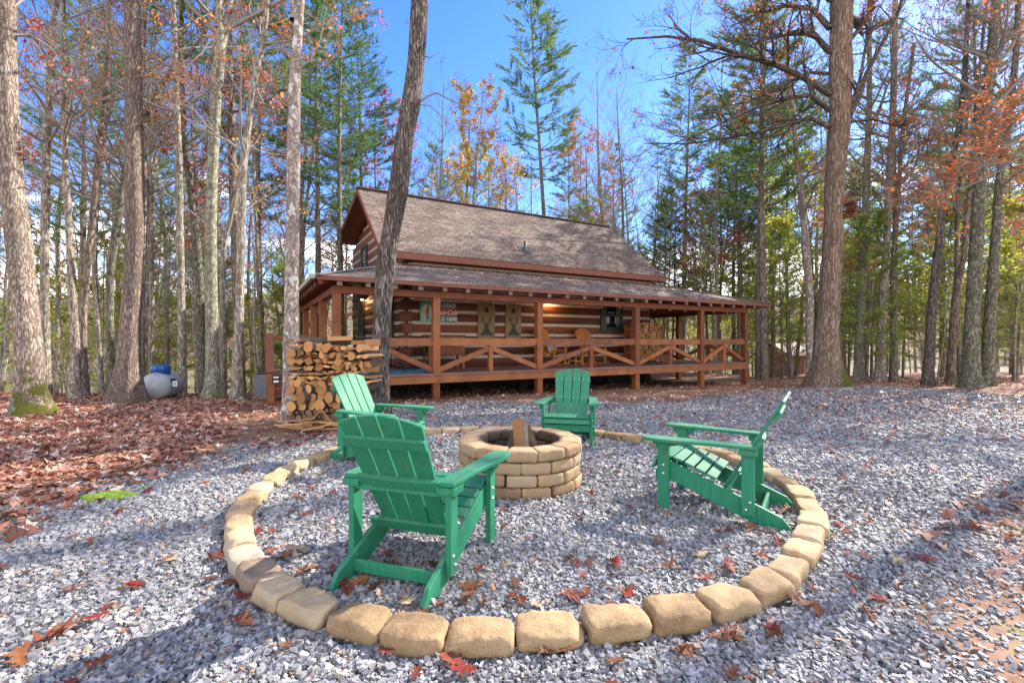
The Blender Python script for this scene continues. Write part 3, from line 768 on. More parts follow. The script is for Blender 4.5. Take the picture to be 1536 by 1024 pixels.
    # rocking chairs
    def rocker(s, t, rz, lab):
        r = E('rocking_chair', s, t, DZ, rz, lab, 'rocking chair', 'rocking chairs on the porch'); r.scale = (1.12, 1.12, 1.2)
        w = M['rocker']
        for sx in (-.29, .29):
            m = MB(); pts = []
            for i in range(9):
                a = lerp(-.5, .5, i/8); pts.append(V_((sx, -a*.9+.05, .02+.22*a*a)))
            for p, q in zip(pts, pts[1:]): m.beam(p, q, .035, .045)
            m.build('rocker_runner', w, r)
            m = MB(); m.beam((sx,-.25,.03),(sx,-.27,.62),.04,.045,side=(1,0,0)); m.build('leg', w, r, .003)
            m = MB(); m.beam((sx,.22,.04),(sx,.18,.60),.04,.045,side=(1,0,0)); m.build('leg', w, r, .003)
            m = MB(); m.box(sx-.06, sx+.06, -.36, .27, .62, .645); m.build('armrest', w, r, .004)
            m = MB(); m.beam((sx,-.3,.40),(sx,.3,.28),.03,.08,side=(1,0,0)); m.build('seat_rail', w, r)
        m = MB()
        for i in range(6): y = -.28+i*.09; m.box(-.29,.29,y,y+.075,.42-i*.022,.44-i*.022)
        m.build('seat', w, r, .003)
        for i in range(5):
            x0 = (i-2.5)*.104; x1 = (i-2.5)*.138; m = MB()
            def fn(a, b, h): return (a, .17+b*.38+h*.92, .32+b*.925-h*.38)
            top = .82 - .3*((i-2)*.11)**2*5
            m.prism([(x0+.004,0),(x0+.100,0),(x1+.134,top-.012*abs(i-1)),(x1+.004,top-.012*abs(i-3))], 0, .02, fn); m.build('back_slat', w, r)
        m = MB(); m.beam((-.26,.42,.82),(.26,.42,.82),.02,.06); m.beam((-.28,.26,.52),(.28,.26,.52),.02,.06); m.build('back_batten', w, r)
        return r
    rocker(2.42, 1.55, .35, 'honey wood rocking chair on the porch, directly right of the lamp post bay')
    rocker(4.15, 1.6, .15, 'honey wood rocking chair on the porch, below the dark green window')
    def cushion(s, t, rz, z, lab):
        r = E('seat_cushion', s, t, z, rz, lab, 'cushion', 'striped cushions')
        m, nt, bs, out = newmat('striped_cloth'); wv = N(nt, 'TexWave', Scale=5.5); L(nt, coords(nt), wv.inputs[0])
        L(nt, ramp(nt, wv.outputs[0], [(0.0, (.5,.05,.05)), (.3, (.7,.68,.62)), (.55, (.05,.07,.16)), (.8, (.7,.68,.62))], 'CONSTANT').outputs[0], bs.inputs[0])
        b = MB(); b.box(-.2,.2,-.05,.05,-.14,.14, M=Matrix.Rotation(-.4, 4, 'X')); b.build('cushion_body', m, r, .045, 3)
    cushion(2.45, 1.62, .3, DZ+.56, 'red and navy striped cushion on the left rocking chair'); cushion(4.2, 1.68, .1, DZ+.56, 'red and navy striped cushion on the right rocking chair')
    # side table
    r = E('side_table', 3.38, 1.55, DZ, .2, 'low honey wood side table between the rocking chairs', 'table')
    m = MB()
    for i in range(4): m.box(-.22,.22,-.2+i*.1,-.108+i*.1,.43,.45)
    m.build('tabletop', M['rocker'], r)
    for sx in (-.18,.18):
        for sy in (-.16,.16): m = MB(); m.beam((sx,sy,0),(sx*.9,sy*.9,.43),.035,.035); m.build('leg', M['rocker'], r)
    m = MB(); m.box(-.16,.16,-.17,-.14,.12,.16); m.box(-.16,.16,.14,.17,.12,.16); m.build('stretcher', M['rocker'], r)
    # patio cooler cabinet
    r = E('wooden_cooler_cabinet', -1.3, 1.85, DZ, 0, 'reddish wooden cooler cabinet on legs under the tin sign', 'cabinet')
    m = MB(); m.box(-.55,.55,-.24,.24,.40,.95); m.build('cabinet_box', M['post'], r, .008)
    m = MB(); m.box(-.6,.6,-.28,.28,.955,1.0); m.build('lid', M['fascia'], r, .01)
    for sx in (-.53,.53):
        for sy in (-.22,.22): m = MB(); m.box(sx-.035,sx+.035,sy-.035,sy+.035,0,.95); m.build('leg', M['rail'], r)
    m = MB(); m.box(-.12,.28,-.27,-.245,.66,.80); m.build('front_plaque', M['black'], r)
    m = MB(); m.box(.0,.22,-.275,-.27,.70,.75); m.build('plaque_trim', plain('olive_green', (.3,.34,.12), .5), r)
    # iron bistro set on rug
    r = E('area_rug', -3.1, 1.1, DZ, 0, 'blue patterned rug under the black iron table', 'rug')
    m = MB(); m.box(-1.15,1.15,-.85,.85,0,.012); m.build('rug_field', M['rug'], r)
    m = MB()
    for q in ((-1.15,1.15,-.85,-.78),(-1.15,1.15,.78,.85),(-1.15,-1.08,-.78,.78),(1.08,1.15,-.78,.78)): m.box(q[0],q[1],q[2],q[3],.012,.016)
    m.build('rug_border', plain('rug_border_navy', (.02,.06,.12), .9), r)
    r = E('iron_patio_table', -3.0, 1.1, DZ+.017, 0, 'round black iron patio table on the blue rug', 'table')
    m = MB(); m.lathe([(0,.73),(.45,.73),(.46,.72),(.45,.705),(0,.705)], 28); m.build('tabletop', M['iron'], r)
    for k in range(4):
        a = k*PI/2+.6; m = MB(); pts = [V_((math.cos(a)*q, math.sin(a)*q, z)) for q, z in ((.38,.0),(.30,.12),(.12,.3),(.10,.5),(.25,.705))]; m.tube(pts, [.014]*5, 6); m.build('leg', M['iron'], r)
    def ichair(s, t, rz, lab):
        r = E('iron_patio_chair', s, t, DZ+.017, rz, lab, 'chair', 'black iron patio chairs'); I = M['iron']
        m = MB(); m.lathe([(0,.45),(.20,.45),(.215,.44),(.2,.43),(0,.43)], 20); m.build('seat', I, r)
        for sx in (-.17,.17):
            m = MB(); m.tube([V_((sx,-.2,0)), V_((sx,-.17,.25)), V_((sx,-.16,.43))], [.012]*3, 6); m.build('leg', I, r)
            m = MB(); m.tube([V_((sx,.24,0)), V_((sx,.18,.43)), V_((sx,.22,.75)), V_((sx*.8,.25,.88))], [.012]*4, 6); m.build('leg', I, r)
            m = MB(); m.tube([V_((sx*1.2,.2,.64)), V_((sx*1.35,0,.66)), V_((sx*1.3,-.17,.6)), V_((sx,-.17,.43))], [.011]*4, 6); m.build('armrest', I, r)
        m = MB(); m.tube([V_((-.136,.25,.88)), V_((0,.26,.93)), V_((.136,.25,.88))], [.012]*3, 6)
        for i in range(-2, 3): m.tube([V_((i*.055,.2,.46)), V_((i*.03,.23,.68)), V_((i*.05,.255,.91))], [.007]*3, 5)
        m.tube([V_((-.165,.215,.7)), V_((.165,.215,.7))], [.008]*2, 5)
        m.build('backrest', I, r)
    ichair(-3.75, 1.2, PI/2, 'black iron patio chair left of the iron table'); ichair(-2.35, 1.0, -PI/2, 'black iron patio chair right of the iron table')
    ichair(-3.0, 1.85, 0, 'black iron patio chair behind the iron table'); 
    r = E('flower_bowl', -3.1, 1.05, DZ+.75, 0, 'small orange gourd bowl on the iron table', 'bowl')
    m = MB(); m.lathe([(0,0),(.08,0),(.13,.05),(.14,.09),(.125,.09),(.1,.05),(0,.04)], 16); m.build('bowl', M['iron'], r)
    m = MB(); m.lathe([(0,.05),(.07,.07),(.085,.11),(.06,.15),(0,.14)], 12); m.build('gourd', plain('orange_gourd', (.5,.2,.03), .5), r)
    # firewood rack
    r = E('firewood_rack', 6.75, 1.75, DZ, 0, 'dark wooden firewood rack full of split logs at the porch corner', 'rack')
    for sx in (-.78,.78):
        for sy in (-.17,.17): m = MB(); m.box(sx-.045,sx+.045,sy-.045,sy+.045,0,1.42); m.build('upright', M['post'], r, .004)
        m = MB()
        for z in (.2,.5,.8,1.1): m.box(sx-.02,sx+.02,-.13,.13,z,z+.09)
        m.build('end_slats', M['post'], r)
    m = MB(); m.box(-.735,.735,-.2,-.12,.08,.16); m.box(-.735,.735,.12,.2,.08,.16); m.build('base_rail', M['post'], r)
    return r
def V_(t): return Vector(t)

# ------------------------------------------------------------------ firewood
def logmesh(kind, r, ln, seed, old=False):
    rr = random.Random(seed); m = MB()
    if kind == 'round':
        n = 13; js = [rr.uniform(.92, 1.08) for _ in range(n)]
        pts = [Vector((0, y, 0)) for y in (0, ln*.5, ln)]
        m.tube(pts, [r, r*.98, r*.95], n, 0, rr.random(), True, True, 1, lambda th, i: js[int(th/(2*PI)*n+.5) % n])
    else:
        k = rr.choice([3,4,4,5]); ph = rr.uniform(0, 6); sq = rr.uniform(.55, 1.0) if kind == 'split' else rr.uniform(.25,.5)
        poly = [(math.cos(ph*.3+2*PI*i/k+rr.uniform(-.25,.25))*r*rr.uniform(.85,1.15), math.sin(ph*.3+2*PI*i/k)*r*sq*rr.uniform(.85,1.15)) for i in range(k)]
        tw = rr.uniform(-.2,.2)
        vs = []
        for e, y in enumerate((0, ln)):
            for a, b in poly: vs.append(Vector((a*math.cos(tw*e)-b*math.sin(tw*e), y+rr.uniform(-.01,.01), a*math.sin(tw*e)+b*math.cos(tw*e))))
        rn = rr.random()
        m.add(vs, [], 2, rn)
        for i in range(k):
            j = (i+1) % k; m.f.append([i, j, k+j, k+i]); m.m.append(0 if i == 0 else 2); m.sm.append(False)
        m.f.append(list(range(k))); m.m.append(1); m.sm.append(False)
        m.f.append(list(range(k, 2*k))[::-1]); m.m.append(1); m.sm.append(False)
    me = m.mesh('firewood_log')
    for q in (M['wbark'], M['wold' if old else 'wend'], M['wbark' if old else 'wside']): me.materials.append(q)
    return me
def woodmats():
    M['wbark'] = bark('firewood_bark', (.16,.115,.085), (.30,.24,.19), furrow=(30,12,30), bst=.8)
    for key, a, b, sc in (('wend', (.36,.15,.045), (.66,.37,.14), 1), ('wside', (.34,.15,.05), (.64,.38,.17), 1), ('wold', (.10,.055,.03), (.30,.18,.10), 1)):
        m, nt, bs, out = newmat('cut_wood_' + key)
        n = N(nt, 'TexNoise', Scale=9.0, Detail=5.0, Roughness=.7); L(nt, coords(nt), n.inputs[0])
        f = math_(nt, 'ADD', math_(nt, 'MULTIPLY', n.outputs[0], .6), math_(nt, 'MULTIPLY', math_(nt, 'ADD', attr(nt), objrand(nt)), .22))
        if key != 'wside':
            wv = N(nt, 'TexWave', wave_type='RINGS', rings_direction='Y', Scale=14.0, Distortion=2.5, Detail=2.0); L(nt, coords(nt), wv.inputs[0])
            f = math_(nt, 'ADD', f, math_(nt, 'MULTIPLY', math_(nt, 'SUBTRACT', wv.outputs[0], .5), .14))
        r = ramp(nt, f, [(.22, tuple(x*.45 for x in a)), (.42, a), (.75, b)])
        L(nt, r.outputs[0], bs.inputs[0]); bs.inputs['Roughness'].default_value = .8
        bump(nt, bs, f, .5, .01)
        M[key] = m
def place_log(me, mat4, label, group):
    o = bpy.data.objects.new('firewood_log', me); C.objects.link(o); o.matrix_world = mat4
    return tag(o, label, 'firewood', group)
def woodpile():
    rr = random.Random(11); A = Vector((-3.43, 7.12, 0)); ang = math.radians(7); W = 1.20
    base = Matrix.Translation((A.x, A.y, H1(A.x, A.y))) @ Matrix.Rotation(ang, 4, 'Z')
    protos = {k: [logmesh(k, 1, 1, 50+i+100*j) for i in range(7)] for j, k in enumerate(('round','split','flat'))}
    protos['oldr'] = [logmesh('round', 1, 1, 400+i, True) for i in range(5)]; protos['olds'] = [logmesh('split', 1, 1, 420+i, True) for i in range(5)]
    z = .0; row = 0; items = []
    rows = [('olds',.042),('oldr',.045),('oldr',.05),('olds',.052),('round',.068),('round',.078),('round',.066),('split',.066),('flat',.06),('flat',.062),('split',.06),('split',.07),('split',.072),('split',.072)]
    for kind0, r in rows:
        x = r; row += 1; k = 0; hh = r*(1.62 if kind0 != 'flat' else 1.1)
        lim = W if row < 14 else W*rr.uniform(.93, 1)
        while x < lim:
            q = r*rr.uniform(.7, 1.3)
            kind = kind0
            if kind0 == 'round' and rr.random() < .18 + (.35 if x > .75 else 0): kind = 'split'
            if kind0 == 'split' and rr.random() < .13: kind = 'round'
            if kind0 == 'split' and rr.random() < .25: kind = 'flat'
            me = rr.choice(protos[kind]); ln = rr.uniform(.38, .46)
            zz = z + hh*.5 + rr.uniform(-.008, .008) + (.012*math.sin(x*5+row))
            zr = rr.uniform(-.6, -.15) if kind in ('round','oldr') else rr.uniform(-.6, .25 if x < W*.7 else -.1)
            mt = base @ Matrix.Translation((x, rr.uniform(-.06, .06), zz + (.0 if row < 12 else -.05*(x/W)))) @ Matrix.Rotation(zr, 4, 'Z') @ Matrix.Rotation(rr.uniform(-.12, .12), 4, 'X') @ Matrix.Rotation(rr.uniform(0, 6.28) if kind != 'flat' else rr.uniform(-.3,.3), 4, 'Y') @ Matrix.Diagonal((q, ln, q, 1))
            k += 1
            items.append((me, mt, row, k, kind))
            x += q*(1.72 if kind != 'flat' else 1.65)
        z += hh
    nr = len(rows)
    nm = {'round': 'round sawn log', 'split': 'split log', 'flat': 'thin split slab', 'oldr': 'dark old round log', 'olds': 'dark old split log'}
    for me, mt, row, k, kind in items:
        place_log(me, mt, '%s in woodpile, %s row from top, %s from the left' % (nm[kind], ordn(nr+1-row), ordn(k)), 'logs stacked between two trees')
    # blocks lying on top
    tops = [(.22,0,.075,.26,-1.1),(.45,0,.07,.26,-1.4),(.66,0,.085,.36,-1.5),(1.0,0,.05,.25,-1.2),(1.22,0,.07,.24,-1.5)]
    for i, (x, yy, r, ln, rz) in enumerate(tops):
        me = logmesh('split', 1, 1, 300+i)
        mt = base @ Matrix.Translation((x-.1, .16, z+r*.55-.04*(x/W))) @ Matrix.Rotation(rz, 4, 'Z') @ Matrix.Rotation(.5+i, 4, 'Y') @ Matrix.Diagonal((r, ln, r*.9, 1))
        place_log(me, mt, 'big split log lying crosswise on top of the woodpile, %s from the left' % ordn(i+1), 'logs laid across the woodpile')
    # kindling in front
    for i in range(17):
        x = rr.uniform(-.12, .62); ln = rr.uniform(.25, .6); a = rr.uniform(-.5,.45) + PI/2*3
        if i % 4 == 0: a += rr.uniform(-1, 1)
        zz = .03 + rr.uniform(0, .10) + i*.004; w = rr.uniform(.012, .03)
        m = MB(); m.box(-w, w, -ln/2, ln/2, -.008, .008); 
        o = m.build('kindling_stick', M['wside']); o.matrix_world = base @ Matrix.Translation((x+.1, -.28+rr.uniform(-.15, .13), zz)) @ Matrix.Rotation(a, 4, 'Z') @ Matrix.Rotation(rr.uniform(-.12, .12), 4, 'X')
        o['category'] = 'kindling'; o['group'] = 'kindling in front of the woodpile'; KIN.append((o, 'thin split kindling stick on the ground before the woodpile', x))
    for (x0, tilt) in ((.66, .9), (.40, -.75)):
        m = MB(); m.box(-.022,.022,-.2,.2,-.009,.009); o = m.build('kindling_stick', M['wside'])
        o.matrix_world = base @ Matrix.Translation((x0, -.16, .17)) @ Matrix.Rotation(PI/2, 4, 'Z') @ Matrix.Rotation(tilt, 4, 'X')
        tag(o, 'kindling slat propped at a slant against the woodpile foot, %s' % ('leaning right' if tilt > 0 else 'leaning left'), 'kindling', 'kindling in front of the woodpile')
    uniq(KIN)
    return protos
KIN = []
def rackwood(hl, protos):
    rr = random.Random(5); z = .68; row = 0
    small = Matrix.Rotation(UA, 4, 'Z')
    while z < 1.98:
        x = 6.05; k = 0; row += 1
        while x < 7.45:
            r = rr.uniform(.045, .07); p = hl(x, 1.52+rr.uniform(-.03,.03))
            me = rr.choice(protos['split'] + protos['round'][:3])
            mt = Matrix.Translation((p.x, p.y, z)) @ small @ Matrix.Rotation(rr.uniform(-.05,.05), 4, 'Z') @ Matrix.Rotation(rr.uniform(0,6), 4, 'Y') @ Matrix.Diagonal((r, .42, r, 1))
            k += 1
            place_log(me, mt, 'split log in the porch rack, %s row up, %s from its left' % (ordn(row), ordn(k)), 'logs in the porch rack')
            x += r*1.9
        z += .098
# ------------------------------------------------------------------ green garden chairs
def make_chair():
    r = empty('adirondack_chair', (0,0,0)); c = M['chair']; O = .42   # local y measured from the rear foot tips
    def b(name, f, bev=.004, par=None, mat=None):
        m = MB(); f(m); 
        for i in range(len(m.v)): m.v[i] = m.v[i] - Vector((0, O, 0))
        return m.build(name, mat or c, par or r, bev, 2)
    side = [(-.005,.02),(.01,.0),(.15,.0),(.26,.025),(.86,.255),(.905,.30),(.90,.36),(.86,.385),(.80,.375),(.05,.085)]
    for sx in (-1, 1):
        sr = b('side_rail', lambda m: m.prism(side, sx*.25, sx*.28, lambda a,q,h: (h,a,q)) if sx > 0 else m.prism(side[::-1], sx*.25, sx*.28, lambda a,q,h: (h,a,q)))
        fl = b('front_leg', lambda m: m.box(*sorted((sx*.282, sx*.317)), .805, .89, -.02, .535))
        rl = b('rear_leg', lambda m: m.box(*sorted((sx*.282, sx*.317)), .215, .30, .07, .535))
        def bolts(m, pts):
            for y, z in pts: m.lathe([(0,.008),(.006,.007),(.011,.0)], 10, 0, Matrix.Translation((sx*.317, y, z)) @ Matrix.Rotation(sx*PI/2, 4, 'Y'))
        for pt_, pr_ in (((.847,.345), fl), ((.847,.28), fl), ((.245,.165), rl), ((.27,.11), rl)): b('bolt', lambda m: bolts(m, [pt_]), 0, pr_, M['steel'])
        # armrest: wide curved paddle
        ou = [(.205,.335),(.30,.345),(.45,.352),(.60,.375),(.72,.405),(.84,.415),(.95,.405),(.985,.385),(.995,.34)]
        inn = [(.985,.285),(.94,.268),(.80,.265),(.65,.262),(.5,.252),(.35,.238),(.25,.235),(.205,.24)]
        poly = [(sx*x, y) for y, x in ou + inn]
        if sx < 0: poly = poly[::-1]
        b('armrest', lambda m: m.prism(poly[::-1], .536, .562, lambda a,q,h: (a,q,h)), .006)
        b('arm_bracket', lambda m: (m.box(*sorted((sx*.318, sx*.338)), .80, .90, .47, .535), m.box(*sorted((sx*.286, sx*.312)), .892, .93, .50, .535), m.box(*sorted((sx*.286, sx*.312)), .75, .803, .50, .535)), .003)
        b('arm_bracket', lambda m: m.box(*sorted((sx*.24, sx*.345)), .20, .315, .495, .534), .003)
    # seat slats, rounded front
    prof = [(.925,.335,-62),(.895,.395,-22),(.825,.408,6),(.745,.391,17),(.665,.362,21),(.585,.330,21.5),(.505,.298,21.5)]
    for y, z, a in prof[0:]:
        Mx = Matrix.Translation((0, y, z)) @ Matrix.Rotation(math.radians(a), 4, 'X')
        wd = .037 if a > -60 else .03
        hx = .281 if y < .80 or y > .92 else .281
        sl = b('seat_slat', lambda m: m.box(-hx, hx, -wd, wd, -.01, .01, M=Mx), .005)
    b('front_apron', lambda m: m.box(-.281, .281, .892, .914, .215, .295), .004)
    b('rear_stretcher', lambda m: m.box(-.249, .249, .165, .187, .04, .105), .003)
    # fan back
    th = math.atan2(.42, .73); cs, sn = math.cos(th), math.sin(th)
    def fn(a, w, h): return (a, .455 - w*sn - h*cs, .185 + w*cs - h*sn)
    tops = []
    for i in range(4):
        bx0 = (i-2)*.103+.005; bx1 = (i-1)*.103-.005; tx0 = (i-2)*.124+.005; tx1 = (i-1)*.124-.005
        arc = []
        for j in range(7):
            x = lerp(tx1, tx0, j/6); arc.append((x, .865 - .95*x*x))
        poly = [(bx0, 0), (bx1, 0)] + arc
        s_ = b('back_slat', lambda m: m.prism(poly, 0, .020, fn), .004)
        def sc(m):
            for w in (.70, .43, .08):
                q = lerp(0, 1, w/.865)
                for t in (.22, .78):
                    x = lerp(lerp(bx0, tx0, q), lerp(bx1, tx1, q), t); p = fn(x, w, -.0005)
                    m.lathe([(0,.003),(.006,.002),(.0075,-.001)], 8, 0, Matrix.Translation(p) @ Matrix.Rotation(-(PI/2-th), 4, 'X') )
        b('screws', sc, 0, s_, M['steel'])
    for w, hw, hh in ((.70, .245, .033), (.43, .255, .03), (.075, .281, .035)):
        def bt(m):
            n = 8; pts = []
            vs = []
            for k in range(n+1):
                x = lerp(-hw, hw, k/n); e = .012*(1-(x/hw)**2) if w < .6 and w > .2 else 0
                vs += [Vector(fn(x, w-hh, .021)), Vector(fn(x, w+hh, .021)), Vector(fn(x, w+hh, .045+e)), Vector(fn(x, w-hh, .045+e))]
            fs = [(0,1,2,3), tuple(4*n+i for i in (3,2,1,0))]
            for k in range(n):
                for a, c_ in ((0,1),(1,2),(2,3),(3,0)): fs.append((4*k+a, 4*k+4+a, 4*k+4+c_, 4*k+c_))
            m.add(vs, fs)
        b('back_batten', bt, .004)
    b('arm_crossbar', lambda m: m.box(-.281, .281, .222, .246, .475, .534), .004)
    return r
def chairs():
    base = make_chair()
    def put(o, tip, f, off, label, zo=.0):
        f = Vector(f).normalized(); p = Vector(tip) + f*(.42-off)
        o.location = (p.x, p.y, H1(p.x, p.y)+.002+zo); o.rotation_euler = (0, 0, math.atan2(-f.x, f.y))
        tag(o, label, 'garden chair', 'green chairs round the fire pit')
    kids = list(base.children)
    cs = [base] + [copy_tree(base) for _ in range(3)]
    put(cs[0], (-.685, 2.325), (.305,.952), 0, 'nearest green slatted chair, seen from behind with its back to the camera')
    put(cs[1], (2.05, 3.41), (-.835,.55), 0, 'green slatted chair right of the fire pit, seen from its side')
    put(cs[2], (.68, 5.79), (-.22,-.975), .855, 'green slatted chair beyond the fire pit, facing the camera')
    put(cs[3], (-1.72, 5.28), (.9,-.44), .23, 'green slatted chair before the woodpile, its sunlit pale back facing right')

# ------------------------------------------------------------------ stones
def blockmesh(name, w, d, h, seed, mat, taper=.8, rough=.012, bend=0.0, rnd=.5):
    rr = random.Random(seed); nx, ny, nz = 12, 9, 6
    sx = Vector((rr.uniform(0,50), rr.uniform(0,50), rr.uniform(0,50)))
    m = MB(); idx = {}
    def pt(i, j, k):
        key = (i, j, k)
        if key in idx: return idx[key]
        u, v, t = 2*i/nx-1, 2*j/ny-1, 2*k/nz-1
        # superellipsoid-like rounding
        p = rr.uniform(6.5, 10)
        q = (abs(u)**p + abs(v)**p + abs(t)**p) ** (1/p); q = max(q, 1e-6)
        mx = max(abs(u), abs(v), abs(t)); s = mx/q*1.0
        u, v, t = u*s, v*s, t*s
        x = u*w/2*lerp(taper, 1, (1-v)/2); y = v*d/2 + bend*(u*u); z = (t+1)*h/2
        P0 = Vector((x, y, z)); n = noise.noise_vector(P0*6+sx)*rough + noise.noise_vector(P0*19+sx)*rough*.45
        n.z *= .7
        P0 += n
        idx[key] = len(m.v); m.v.append(P0); m.r.append(rnd); return idx[key]
    def face(a, b, c, d_): m.f.append([a, b, c, d_]); m.m.append(0); m.sm.append(True)
    for i in range(nx):
        for j in range(ny):
            face(pt(i,j,0), pt(i,j+1,0), pt(i+1,j+1,0), pt(i+1,j,0)); face(pt(i,j,nz), pt(i+1,j,nz), pt(i+1,j+1,nz), pt(i,j+1,nz))
        for k in range(nz):
            face(pt(i,0,k), pt(i+1,0,k), pt(i+1,0,k+1), pt(i,0,k+1)); face(pt(i,ny,k), pt(i,ny,k+1), pt(i+1,ny,k+1), pt(i+1,ny,k))
    for j in range(ny):
        for k in range(nz):
            face(pt(0,j,k), pt(0,j,k+1), pt(0,j+1,k+1), pt(0,j+1,k)); face(pt(nx,j,k), pt(nx,j+1,k), pt(nx,j+1,k+1), pt(nx,j,k+1))
    for _ in range(6):      # chipped corners and edges
        cn = Vector((rr.choice((-1,1))*w/2*.96, rr.choice((-1,1,-1))*d/2*.96, h*.97)); nn = Vector((math.copysign(rr.uniform(.2,1), cn.x), math.copysign(rr.uniform(.2,1), cn.y), rr.uniform(.2,1.2))).normalized()
        off = nn.dot(cn) - rr.uniform(.004, rough*2.0)
        for i, v in enumerate(m.v):
            e = nn.dot(v) - off
            if e > 0: m.v[i] = v - nn*e*.9
    me = m.mesh(name); me.materials.append(mat); return me
RINGC = (.12, 4.48)
def ring():
    pl = lambda L: [Vector(((x-768)/(y-511)*1.2, 840/(y-511))) for x, y in L]
    meas = pl([(536,915),(462,895),(411,872),(383,848),(361,823),(355,797),(353,775),(358,755),(373,736),(386,722),(408,708),(425,697),(449,686),(477,677),(499,668)])
    far = pl([(645,636),(674,634),(704,633),(735,632.5),(766,632),(797,633)])
    rt = pl([(895,639),(921,643),(950,647),(986,652)])
    rt2 = pl([(1046,664),(1083,672),(1112,681),(1138,691),(1162,703),(1184,715),(1204,731),(1219,751),(1225,772),(1219,794),(1209,815),(1189,840),(1154,866),(1098,887),(1018,905),(925,919),(820,929),(721,936),(620,932)])
    def fill(a, b, n):
        c = Vector(RINGC); out = []
        aa = math.atan2((a-c).y, (a-c).x); ab = math.atan2((b-c).y, (b-c).x)
        while ab > aa: ab -= 2*PI
        ra, rb = (a-c).length, (b-c).length
        for i in range(1, n+1):
            t = i/(n+1); an = lerp(aa, ab, t); out.append(c + Vector((math.cos(an), math.sin(an)))*(lerp(ra, rb, t)+.10*math.sin(PI*t)))
        return out
    pts = meas + fill(meas[-1], far[0], 5) + far + fill(far[-1], rt[0], 2) + rt + fill(rt[-1], rt2[0], 1) + rt2
    n = len(pts); q = pts[:]
    rr = random.Random(4)
    out = []
    dark = 3; anchors = [(3, 'the shadow painted stone left of the near chair'), (24, 'the far stone straight behind the fire pit'), (n-10, 'the stone touching the right chair\'s rear foot'), (n-2, 'the stone nearest the camera')]
    for i in range(n):
        a, b, c = q[i-1], q[i], q[(i+1) % n]
        tn = (c - a); w = tn.length/2 * rr.uniform(1.0, 1.05)
        tn.normalize(); nrm = Vector((tn.y, -tn.x)); cc = Vector(RINGC)
        if (b-cc).dot(nrm) < 0: nrm = -nrm
        mat = M['edge_stone']; rn = rr.uniform(.25, .8)
        if i == 3: mat = M['shaded_stone']; rn = .35
        if i == 4: mat = M['white_stone']; rn = .6
        me = blockmesh('edging_stone', w, rr.uniform(.155,.18), (.094+rr.uniform(-.010,.008)), i+10, mat, .86, .021, 0, rn)
        o = link('edging_stone', me); z = H1(b.x, b.y)
        o.location = (b.x+(cc.x-b.x)*.008, b.y+(cc.y-b.y)*.010, z - .006); o.rotation_euler = (rr.uniform(-.03,.03), rr.uniform(-.03,.03), math.atan2(nrm.x, -nrm.y) + rr.uniform(-.05,.05))
        best = min(anchors, key=lambda A: min((i-A[0]) % n, (A[0]-i) % n)); k = (i-best[0]) % n; kk = (best[0]-i) % n
        look = 'sandy tan stone of the ground ring'
        if i == 3: lab = 'shadow painted dark brown stone of the ground ring, left of the near chair'
        elif i == 4: lab = 'whitish stone of the ground ring, next beyond the shadow painted one'
        elif k == 0: lab = 'tan ring stone: ' + best[1]
        elif k < kk: lab = '%s, %s clockwise from %s' % ('tan stone', ordn(k), best[1])
        else: lab = '%s, %s anticlockwise from %s' % ('tan stone', ordn(kk), best[1])
        tag(o, lab, 'edging stone', 'stones of the ring round the fire pit'); out.append(Vector((b.x, b.y)))
    return out
PIT = (.075, 4.40)
def pit():
    r = empty('stone_fire_pit', (PIT[0], PIT[1], H1(*PIT)), 0, 'round fire pit of four stacked courses of tan stone blocks', 'fire pit')
    rr = random.Random(2); R = .565; n = 13
    for c in range(4):
        for i in range(n):
            a = (i + .5*(c % 2))*2*PI/n + .12 + rr.uniform(-.012,.012)
            w = 2*PI*R/n*.985; rd = R - .095 + rr.uniform(-.006,.008)
            me = blockmesh('stone_block', w, .19 if c < 3 else .215, .101, c*40+i, M['pit_stone'], .68, .008, -.0, rr.uniform(.2,.85) if c < 3 else rr.uniform(.35,.8))
            o = link('stone_block', me, r); o.location = (rd*math.cos(a), rd*math.sin(a), c*.103-.012); o.rotation_euler = (0, 0, a + PI/2 + PI)
            o.rotation_euler = (0,0,a + PI/2)
    # ash bed
    m = MB(); m.lathe([(0,.06),(.2,.05),(.38,.03)], 24); m.build('ash_bed', plain('charcoal_ash', (.05,.045,.042), .95, 0, .8, 30, .6), r)
    wood = [((-.17,-.08,.07),(-.01,.02,.49),.062,'left split log of the fire pit stack, leaning right'),((.03,-.15,.08),(-.005,.0,.565),.072,'tallest split log standing in the fire pit, dark at its top'),((.19,-.04,.07),(.03,.03,.49),.062,'right split log of the fire pit stack, leaning left'),((.04,.2,.06),(.0,.07,.44),.05,'rearmost split log of the fire pit stack')]
    for i, (a, b, rad, lab) in enumerate(wood):
        a = Vector(a)+r.location; b = Vector(b)+r.location; d = b-a
        me = logmesh('split', 1, 1, 77+i)
        o = place_log(me, Matrix.Translation(a) @ Vector((0,1,0)).rotation_difference(d).to_matrix().to_4x4() @ Matrix.Diagonal((rad*1.1, d.length, rad*1.1, 1)), lab, 'logs leaning together in the fire pit')
